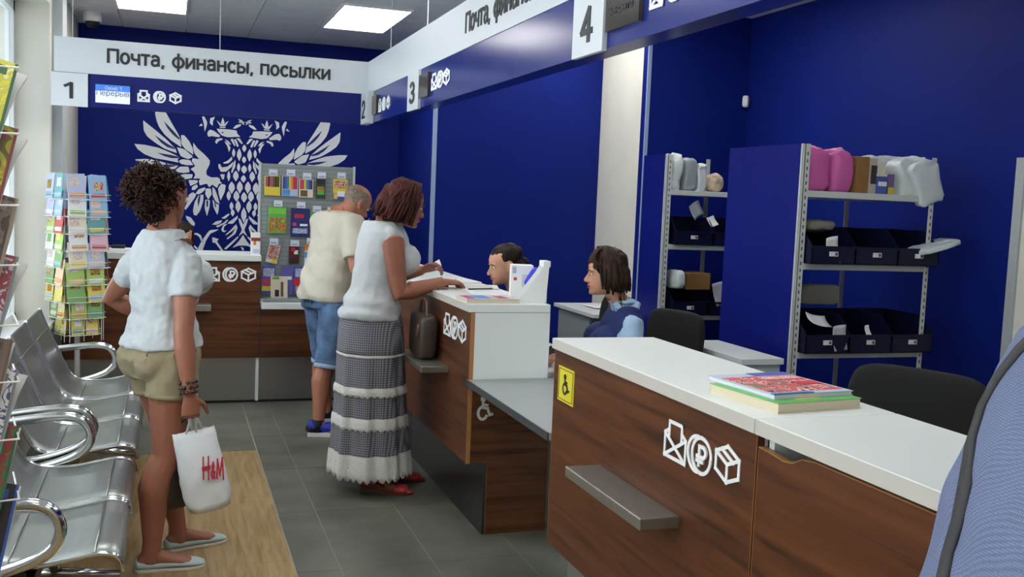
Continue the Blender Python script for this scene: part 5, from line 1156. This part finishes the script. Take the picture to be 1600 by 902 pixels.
def tier(z0, z1, nm, m, parent, dr=0, scal=0, n=144, steps=7):
    b = MB(); rg = [sring(z0+(z1-z0)*i/steps, dr) for i in range(steps+1)]
    if scal: rg[-1] = [p+Vector((0, 0, -scal*abs(math.sin(j*PI/4)))) for j, p in enumerate(rg[-1])]
    inn = [[p+(sc_+Vector((0, 0, p.z))-p).normalized()*.004 for p in r] for r in rg[::-1]]
    b.loft(rg+inn, cap=False); return b.build(nm, m, parent, True)
sk = tier(1.0, .74, 'skirt', CHK, f.root); tuck(sk, tp, depth=.004)
tier(.755, .742, 'lace_band', LACE, sk, .003); tier(.74, .555, 'skirt_tier', CHK, sk, .001); tier(.585, .545, 'lace_band', LACE, sk, .006, .012)
tier(.552, .40, 'skirt_tier', CHK, sk, .001); tier(.425, .372, 'lace_band', LACE, sk, .006, .014); tier(.378, .215, 'skirt_tier', CHK, sk, .003); tier(.232, .115, 'lace_hem', LACE, sk, .006, .022)
RSH = mat('red_leather', (178, 44, 44), .4); BSH = mat('dark_wedge_sole', (62, 42, 34), .55)
for hl, fd in (((.972, 5.145), -14), ((1.085, 5.31), 2)):
    F, q = hd(fd); o = shoe('shoe', f.root, RSH, BSH, hl, fd, 1.68, top=.012, wide=.03, sole=.012, heelz=.04)
    hp0 = Vector((hl[0], hl[1], 0)); b = MB(); b.tube([hp0+F*.12-q*.036+Vector((0, 0, .045)), hp0+F*.03-q*.034+Vector((0, 0, .085)), hp0-F*.008+Vector((0, 0, .095)), hp0+F*.03+q*.034+Vector((0, 0, .085)), hp0+F*.12+q*.036+Vector((0, 0, .045))], .0055, 6); b.build('heel_strap', BSH, o, True)
    b = MB(); rg = []
    for t in (.62, .72, .82, .9): p = hp0+F*(.265*t); rg.append([p+q*.047*math.cos(u)*(1 if t < .85 else .85)+Vector((0, 0, .014+(.05-.022*(t-.62)/.28)*max(0, math.sin(u)))) for u in (PI*j/12 for j in range(13))])
    b.loft(rg); b.build('toe_band', RSH, o, True)
b = MB(); wv = Vector((1.435, 5.115, 1.125)); b.tube([f.el[1][2]+Vector((.08, .04, 0))+Vector((0, .011*math.cos(t), .011*math.sin(t))) for t in (2*PI*j/12 for j in range(12))], .002, 5, closed=True); b.build('ring', mat('gold', (212, 170, 80), .25, metal=1), f.root, True)
hb = thing('handbag', 'dark brown handbag on the steel ledge beside the long grey skirt', 'bag', (1.25, 5.03, .747))
crumple('bag_body', mat('brown_leather_bag', (58, 46, 38), .45), hb, (1.247, 5.03, .862), (.1, .28, .23), amp=.005, pw=5, seed=7)
b = MB(); b.tube(smooth([(1.245, 4.95, .955), (1.25, 4.97, 1.03), (1.25, 5.04, 1.055), (1.25, 5.1, 1.03), (1.245, 5.12, .955)], 2), .008, 6); b.build('bag_strap', mat('tan_strap', (104, 70, 46), .45), hb, True)
b = MB(); b.tube([(1.2, 4.93, .93), (1.196, 4.935, .87)], .01, 6); b.build('strap_tab', mat('tan_strap'), hb, True)
t = bx('folded_paper', PAPER, None, -.02, .02, -.03, .03, 0, .004, M=Matrix.Translation((1.405, 5.385, 1.205)) @ RX(30) @ RY(-40)); tag(t, 'small white paper slip held in the raised hand of the woman in the skirt', 'paper')

# ---- bald man in the cream t-shirt -----------------------------------------------------------------
f = Fig('person', 'bald man in cream t-shirt and denim shorts bending over the far counter', 1.72, (.985, 6.66), .963, 30, 22, (.075, .0), sex='m', w=1.02, d=1.08)
h = Head(Vector((1.165, 6.665, 1.515)), 22, -34, sc=1.03)
f.torso(.6); f.neck(h, 1.15); h.add(f.b)
f.arm(1, Vector((1.36, 6.5, 1.135)), Vector((-.3, -.5, -1)), Vector((.8, .5, -.1)), Vector((0, 0, -1)), Vector((-.3, 1, .1)), curl=35, k=1.15)
f.arm(-1, Vector((1.38, 6.9, 1.135)), Vector((-.2, .6, -1)), Vector((.9, -.3, -.1)), Vector((0, 0, -1)), Vector((-.2, -1, .1)), curl=30, k=1.15)
f.leg(1, (.862, 6.45), -10, .055, k=1.1); f.leg(-1, (.98, 6.84), 12, .055, k=1.1)
bd = f.skin(SKINM)
GH = mat('short_grey_hair', (120, 104, 92), .7, var=.2, vscale=60); h.face(f.root, GH)
b = MB(); rg = []
for z, fr, bk, w_ in HEADP[4:]:
    g = .0035; k = max(0, min(1, (.2-z)/.03))
    rg.append([h.P((w_+g)*math.cos(t), min((fr+g)*math.sin(t), .03-.02*(z > .15)) if math.sin(t) > 0 else (bk+g)*math.sin(t), z) for t in (2*PI*j/24 for j in range(24))])
b.loft(rg[:-3]); bake(b, 'hair', GH, f.root, .005, 2)
CRT = mat('cream_jersey', (198, 193, 178), .8, bump=.5, bscale=11)
b = MB(); b.loft(f.rings(-.055, .285, .02, flare=lambda t: .012*max(0, min(1, (.16-t)/.12))))
for sd in (1, -1): a, e, w_ = f.el[sd]; c0 = f.lvl(.24)[0]; b.tube([c0.lerp(a, .4), a, a.lerp(e, .35), a.lerp(e, .78)], [.085, .086, .080, .078], 18)
def man_folds(co): return .006*math.sin(co.z*38+co.x*16+3*math.sin(co.y*8))*max(0, min(1, (1.25-co.z)/.25))
tee = bake(b, 'tshirt', CRT, f.root, .007, 6, disp=.006, dscale=.1, folds=man_folds)
c, ff, rr_ = f.lvl(.285); b = MB(); b.tube([p for p in ring(c+Vector((0, 0, .004))-ff*.006, rr_, ff, .085, .078, n=24)], .007, 6, closed=True); b.build('collar', mat('orange_tinted_collar', (226, 190, 150), .8), tee, True)
DEN = mat('blue_denim', (78, 104, 138), .85, var=.25, vscale=9, bump=.5, bscale=16)
b = MB(); b.loft(f.rings(-.085, .01, .018))
c, ff, rr_ = f.lvl(-.04)
for q in (-1, 1): b.ell(c+rr_*q*.045*f.H-ff*.036*f.H, (.06*f.H, .052*f.H, .06*f.H))
for sd in (1, -1): hp, kn, an, F = f.lg[sd]; b.tube([hp+Vector((0, 0, .04)), hp, hp.lerp(kn, .5), hp.lerp(kn, 1.0), kn.lerp(an, .12)], [.1, .108, .100, .092, .09], 20)
sh = bake(b, 'denim_shorts', DEN, f.root, .007, 5, disp=.006, dscale=.06)
for sd in (1, -1): hp, kn, an, F = f.lg[sd]; b = MB(); b.tube([kn.lerp(an, .10), kn.lerp(an, .16)], [.094, .094], 24); b.build('turn_up', mat('pale_denim', (150, 170, 196), .85), sh, True)
tuck(sh, tee, depth=.006); tuck(bd, tee, sh)
BSN = mat('royal_blue_trainer', (26, 44, 170), .6); NSN = mat('navy_sock', (22, 26, 48), .8)
for sd, hl, fd in ((1, (.862, 6.45), -10), (-1, (.98, 6.84), 12)):
    o = shoe('shoe', f.root, BSN, mat('white_rubber', (226, 226, 226), .5), hl, fd, 1.72, top=.052, wide=.031, sole=.026, L=.165)
    hp, kn, an, F = f.lg[sd]; b = MB(); b.tube([an+Vector((0, 0, .035)), an, an-Vector((0, 0, .04))], [.04, .042, .046], 14); b.build('sock', NSN, f.root, True)
    b = MB(); p = Vector((hl[0], hl[1], .05))
    b.ell(p+F*.02, (.045, .042, .035)); b.build('heel_counter', NSN, o, True)

# ---- man at the right edge, back view ---------------------------------------------------------------
SHB = bpy.data.materials.new('blue_patterned_shirt'); SHB.use_nodes = True; nt = SHB.node_tree; b_ = nt.nodes['Principled BSDF']; b_.inputs['Roughness'].default_value = .8
tc = nt.nodes.new('ShaderNodeTexCoord'); ck = nt.nodes.new('ShaderNodeTexVoronoi'); ck.inputs['Scale'].default_value = 300; ck.inputs['Randomness'].default_value = .15; nt.links.new(tc.outputs['Object'], ck.inputs['Vector'])
rp = nt.nodes.new('ShaderNodeValToRGB'); rp.color_ramp.elements[0].position = .25; rp.color_ramp.elements[1].position = .6; rp.color_ramp.elements[0].color = lin((122, 132, 160))+(1,); rp.color_ramp.elements[1].color = lin((90, 101, 136))+(1,)
nt.links.new(ck.outputs['Distance'], rp.inputs[0]); nt.links.new(rp.outputs[0], b_.inputs['Base Color'])
f = Fig('person', 'man in light blue patterned shirt at the right edge of the frame', 1.78, (1.07, .925), .965, -4, -7, (.165, -.015), sex='m', w=1.12, d=1.08)
f.fwd = .085; f.drop = .012
h = Head(Vector((1.36, .91, 1.61)), -7, -22, sc=1.03)
f.torso(.6); f.neck(h, 1.15); h.add(f.b)
f.arm(1, Vector((1.55, .72, 1.135)), Vector((-.6, -.6, -1)), Vector((.9, .3, -.1)), Vector((0, 0, -1)), Vector((-.3, 1, .1)), curl=30, k=1.15)
f.arm(-1, Vector((1.6, 1.12, 1.135)), Vector((.0, .1, -1)), Vector((.9, -.3, -.1)), Vector((0, 0, -1)), Vector((-.3, -1, .1)), curl=30, k=1.15)
f.leg(1, (1.0, .82), -8, .055, k=1.1); f.leg(-1, (1.0, 1.05), 4, .055, k=1.1)
bd = f.skin(SKINM); h.face(f.root, GH)
b = MB(); b.ell(h.P(0, -.018, .15), (.081, .1, .078), h.M()); b.ell(h.P(0, -.06, .09), (.076, .05, .06), h.M()); bake(b, 'hair', mat('brown_short_hair', (60, 46, 38), .6), f.root, .006, 3, disp=.004, dscale=.02)
b = MB(); b.loft(f.rings(-.06, .287, .02, flare=lambda t: .002+.040*math.exp(-((t-.14)/.085)**2)))
for sd in (1, -1): a, e, w_ = f.el[sd]; c0 = f.lvl(.24)[0]; b.tube([c0.lerp(a, .4), a, a.lerp(e, .4), a.lerp(e, .85)], [.07, .08, .08, .084], 18)
c, ff, rr_ = f.lvl(.01); b.ell(c-rr_*.14-ff*.03+Vector((0, 0, .05)), (.04, .05, .07))
def sh_folds(co): return .006*math.sin(co.z*30+co.y*24+3*math.sin(co.x*9))*max(0, min(1, (1.22-co.z)/.2))
st_ = bake(b, 'shirt', SHB, f.root, .008, 6, disp=.008, dscale=.13, folds=sh_folds)
TRO = mat('dark_trousers', (48, 50, 58), .85)
b = MB(); b.loft(f.rings(-.085, .02, .014))
for sd in (1, -1): hp, kn, an, F = f.lg[sd]; b.tube([hp+Vector((0, 0, .04)), hp, hp.lerp(kn, .5), kn, kn.lerp(an, .5), an], [.1, .106, .092, .078, .07, .07], 18)
tr = bake(b, 'trousers', TRO, f.root, .009, 4, disp=.006); tuck(bd, st_, tr)
for hl, fd in (((1.0, .82), -8), ((1.0, 1.05), 4)): shoe('shoe', f.root, mat('black_leather', (24, 24, 26), .4), BLACKP, hl, fd, 1.78, top=.04, sole=.018)
# bag strap laid over the shirt: points are snapped to the shirt surface
def snap(o, pts, off):
    bv = BVHTree.FromPolygons([v.co.copy() for v in o.data.vertices], [list(p.vertices) for p in o.data.polygons]); out = []
    for p, d in pts:
        hit = bv.ray_cast(Vector(p)-Vector(d)*1.0, Vector(d))
        if hit[0] is None: hit = bv.find_nearest(Vector(p)+Vector(d)*.1)
        out.append((hit[0]+hit[1]*off, hit[1]))
    return out
strap_pts = STRAP
S_ = snap(st_, strap_pts, .003); b = MB(); rg = []
for i, (p, n) in enumerate(S_):
    t = (S_[min(i+1, len(S_)-1)][0]-S_[max(i-1, 0)][0]).normalized(); q = t.cross(n).normalized()
    rg.append([p-q*.0125-n*.004, p+q*.0125-n*.004, p+q*.0125+n*.002, p-q*.0125+n*.002])
b.loft(rg); sb = thing('shoulder_bag', 'dark grey bag strap running down the back of the man in the blue shirt', 'bag', (1.1, 1.2, .8))
b.build('strap', mat('dark_grey_webbing', (58, 58, 62), .8, bump=.2, bscale=300), sb, True)
crumple('bag_body', mat('dark_grey_webbing'), sb, (1.02, 1.34, .83), (.24, .1, .26), amp=.006, pw=4.5, seed=2, rz=R(40))

# ---- clerks behind the counters -----------------------------------------------------------------------
def clerk(label, xy, H, a, ear, ahead, pitch, m, hairm, style, shirt, vest, hands, lean=.05, seat=.53, lip=(170, 84, 80)):
    f = Fig('person', label, H, xy, seat, a, a, (lean, 0), w=1.02, d=1.02)
    h = Head(ear, ahead, pitch); f.torso(); f.neck(h, 1.0); h.add(f.b); F, r = hd(a)
    for sd in (1, -1):
        hw = Vector((xy[0], xy[1], hands[1]))+F*hands[0]+r*sd*.12
        f.arm(sd, hw, -F*.3+r*sd*.5+Vector((0, 0, -1)), F-r*sd*.3, Vector((0, 0, -1)), -r*sd, curl=28)
        c = f.lvl(-.03)[0]; hip = c+r*sd*.055*H; kn = hip+F*.33; an = Vector((kn.x, kn.y, .08))-F*.16
        f.lg = getattr(f, 'lg', {}); f.lg[sd] = (hip, kn, an, F)
        limb(f.b, [hip, hip.lerp(kn, .5), kn, kn.lerp(an, .3)-F*.015, kn.lerp(an, .7), an, an-Vector((0, 0, .05))], [.08, .07, .055, .057, .04, .034, .034])
    bd = f.skin(m, .006); h.face(f.root, hairm, lip)
    rnd = random.Random(int(ear.x*100)); b = MB()
    if style == 'bob':
        b.ell(h.P(0, -.012, .152), (.088, .102, .082), h.M()); b.ell(h.P(0, -.05, .08), (.088, .07, .085), h.M())
        for x in (-1, 1): b.ell(h.P(x*.074, .0, .1), (.02, .045, .075), h.M())
        o = bake(b, 'hair', hairm, f.root, .007, 4, disp=.006, dscale=.03); b = MB()
        def sp_b(rd):
            q = rd.uniform(-2.1, 2.1); x = math.sin(q)*.098; y = -math.cos(q)*.112-.004
            return (rd.uniform(-.02, .02), rd.uniform(-.01, .04), .236), (x*1.05, y*1.0, .205), (x*.98, y*.96, rd.uniform(.005, .04))
        locks(b, h, 110, sp_b, rnd, .0055, .004)
        def sp_f(rd): x = rd.uniform(-.08, .08); g = math.copysign(1, x); return (x*.3-.01, .02, .232), (x*.8+g*.02, .10, .2), (g*rd.uniform(.066, .084), rd.uniform(.02, .06), rd.uniform(.10, .15))
        locks(b, h, 24, sp_f, rnd, .006, .003); b.build('hair_locks', hairm, o, True)
    else:
        b.ell(h.P(0, -.018, .15), (.081, .1, .079), h.M()); b.ell(h.P(0, -.06, .09), (.076, .05, .06), h.M())
        if style == 'bun': b.ell(h.P(0, -.115, .085), (.035, .03, .035), h.M()); b.ell(h.P(0, -.02, .175), (.07, .085, .05), h.M())
        if style == 'side':
            for x in (-1, 1): b.ell(h.P(x*.072, .0, .09), (.018, .045, .08), h.M())
            b.ell(h.P(.02, .05, .19), (.06, .04, .03), h.M())
        o = bake(b, 'hair', hairm, f.root, .006, 3, disp=.004, dscale=.03); b = MB()
        def sp_c(rd):
            q = rd.uniform(-1.5, 1.5); x = math.sin(q); return (x*.06, .06-abs(x)*.03, .195-.05*abs(x)), (x*.09, -.04, .2-.07*abs(x)), (x*.03, -.105, .12)
        locks(b, h, 60, sp_c, rnd, .004, .002); b.build('hair_locks', hairm, o, True)
    b = MB(); b.loft(f.rings(-.03, .29, .012))
    c, ff, rr_ = f.lvl(.19)
    for q in (-1, 1): b.ell(c+rr_*q*.047*H+ff*.056*H+Vector((0, 0, -.017*H)), (.05*H, .048*H, .047*H))
    for sd in (1, -1): a_, e, w_ = f.el[sd]; c0 = f.lvl(.24)[0]; b.tube([c0.lerp(a_, .5), a_, a_.lerp(e, .5), e, e.lerp(w_, .6)], [.05, .06, .058, .054, .05], 16)
    bl = bake(b, 'blouse', shirt, f.root, .007, 5, disp=.006, dscale=.06); tuck(bd, bl)
    c, ff, rr_ = f.lvl(.288); b = MB(); b.tube(ring(c+Vector((0, 0, .002)), rr_, ff, .066, .06, n=20), .010, 8, closed=True); b.build('collar', shirt, bl, True)
    if vest:
        b = MB(); b.loft(f.rings(-.04, .262, .025, flare=lambda t: -.034 if t > .25 else (-.022 if t > .16 else 0)))
        c, ff, rr_ = f.lvl(.19)
        for q in (-1, 1): b.ell(c+rr_*q*.045*H+ff*.058*H+Vector((0, 0, -.02*H)), (.052*H, .05*H, .05*H)); s0 = f.lvl(.262)[0]; b.ell(s0+rr_*q*.052*H-ff*.01, (.024, .062, .03), Matrix.Rotation(math.atan2(ff.y, ff.x)-PI/2, 4, 'Z'))
        b.ell(c+ff*.055*H+Vector((0, 0, -.03*H)), (.09, .06, .07))
        vs = bake(b, 'vest', vest, f.root, .007, 4, disp=.003); tuck(bl, vs, depth=.005, skip=[(f.el[q][0]+rr_*q*.03, f.el[q][1], .055) for q in (1, -1)]); tuck(bd, bl, vs, reach=.06)
    b = MB(); b.loft(f.rings(-.085, -.0, .012))
    for sd in (1, -1): hp, kn, an, F = f.lg[sd]; b.tube([hp-F*.05, hp, hp.lerp(kn, .6), kn, kn.lerp(an, .5), an], [.09, .092, .08, .066, .058, .056], 16)
    bake(b, 'trousers', mat('navy_trousers', (28, 34, 62), .8), f.root, .009, 4)
    for sd in (1, -1): hp, kn, an, F = f.lg[sd]; shoe('shoe', f.root, mat('black_leather'), BLACKP, (an.x-F.x*.05, an.y-F.y*.05), a, H, top=.04)
    return f
SBL = mat('light_blue_blouse', (160, 190, 220), .75, bump=.5, bscale=16); NVV = mat('navy_vest', (22, 38, 96), .75)
BRH = mat('brown_hair', (46, 31, 24), .5, var=.3, vscale=20, spec=.2); DKH = mat('dark_hair', (34, 24, 21), .5, var=.3, vscale=20, spec=.2)
clerk('clerk with brown bob in light blue blouse and navy vest', (2.20, 4.52), 1.64, 172, Vector((2.045, 4.52, 1.235)), 165, -6, SKINL, BRH, 'bob', SBL, NVV, (.30, .80), seat=.625, lean=.06)
clerk('clerk with dark hair pulled back half hidden behind the white booklet box', (1.99, 5.42), 1.64, 180, Vector((1.815, 5.42, 1.205)), 178, -14, SKINL, DKH, 'bun', mat('pale_blue_blouse', (186, 204, 228), .75), NVV, (.36, .83), seat=.575, lean=.09)
clerk('clerk with dark parted hair looking down behind the back counter', (.105, 8.36), 1.64, -92, Vector((.085, 8.19, 1.178)), -93, -22, SKINL, DKH, 'side', mat('pale_blue_blouse'), NVV, (.36, .83), seat=.52, lean=.09, lip=(150, 60, 62))
wd2 = thing('work_desk', 'staff desk behind the back counter', 'desk', (.2, 8.0, 0)); bx('desktop', mat('pale_desk_top'), wd2, -.5, .6, 7.96, 8.22, .72, .75, .002)
for x in (-.48, .56): bx('side_panel', GREYLAM, wd2, x, x+.02, 7.97, 8.2, 0, .72)
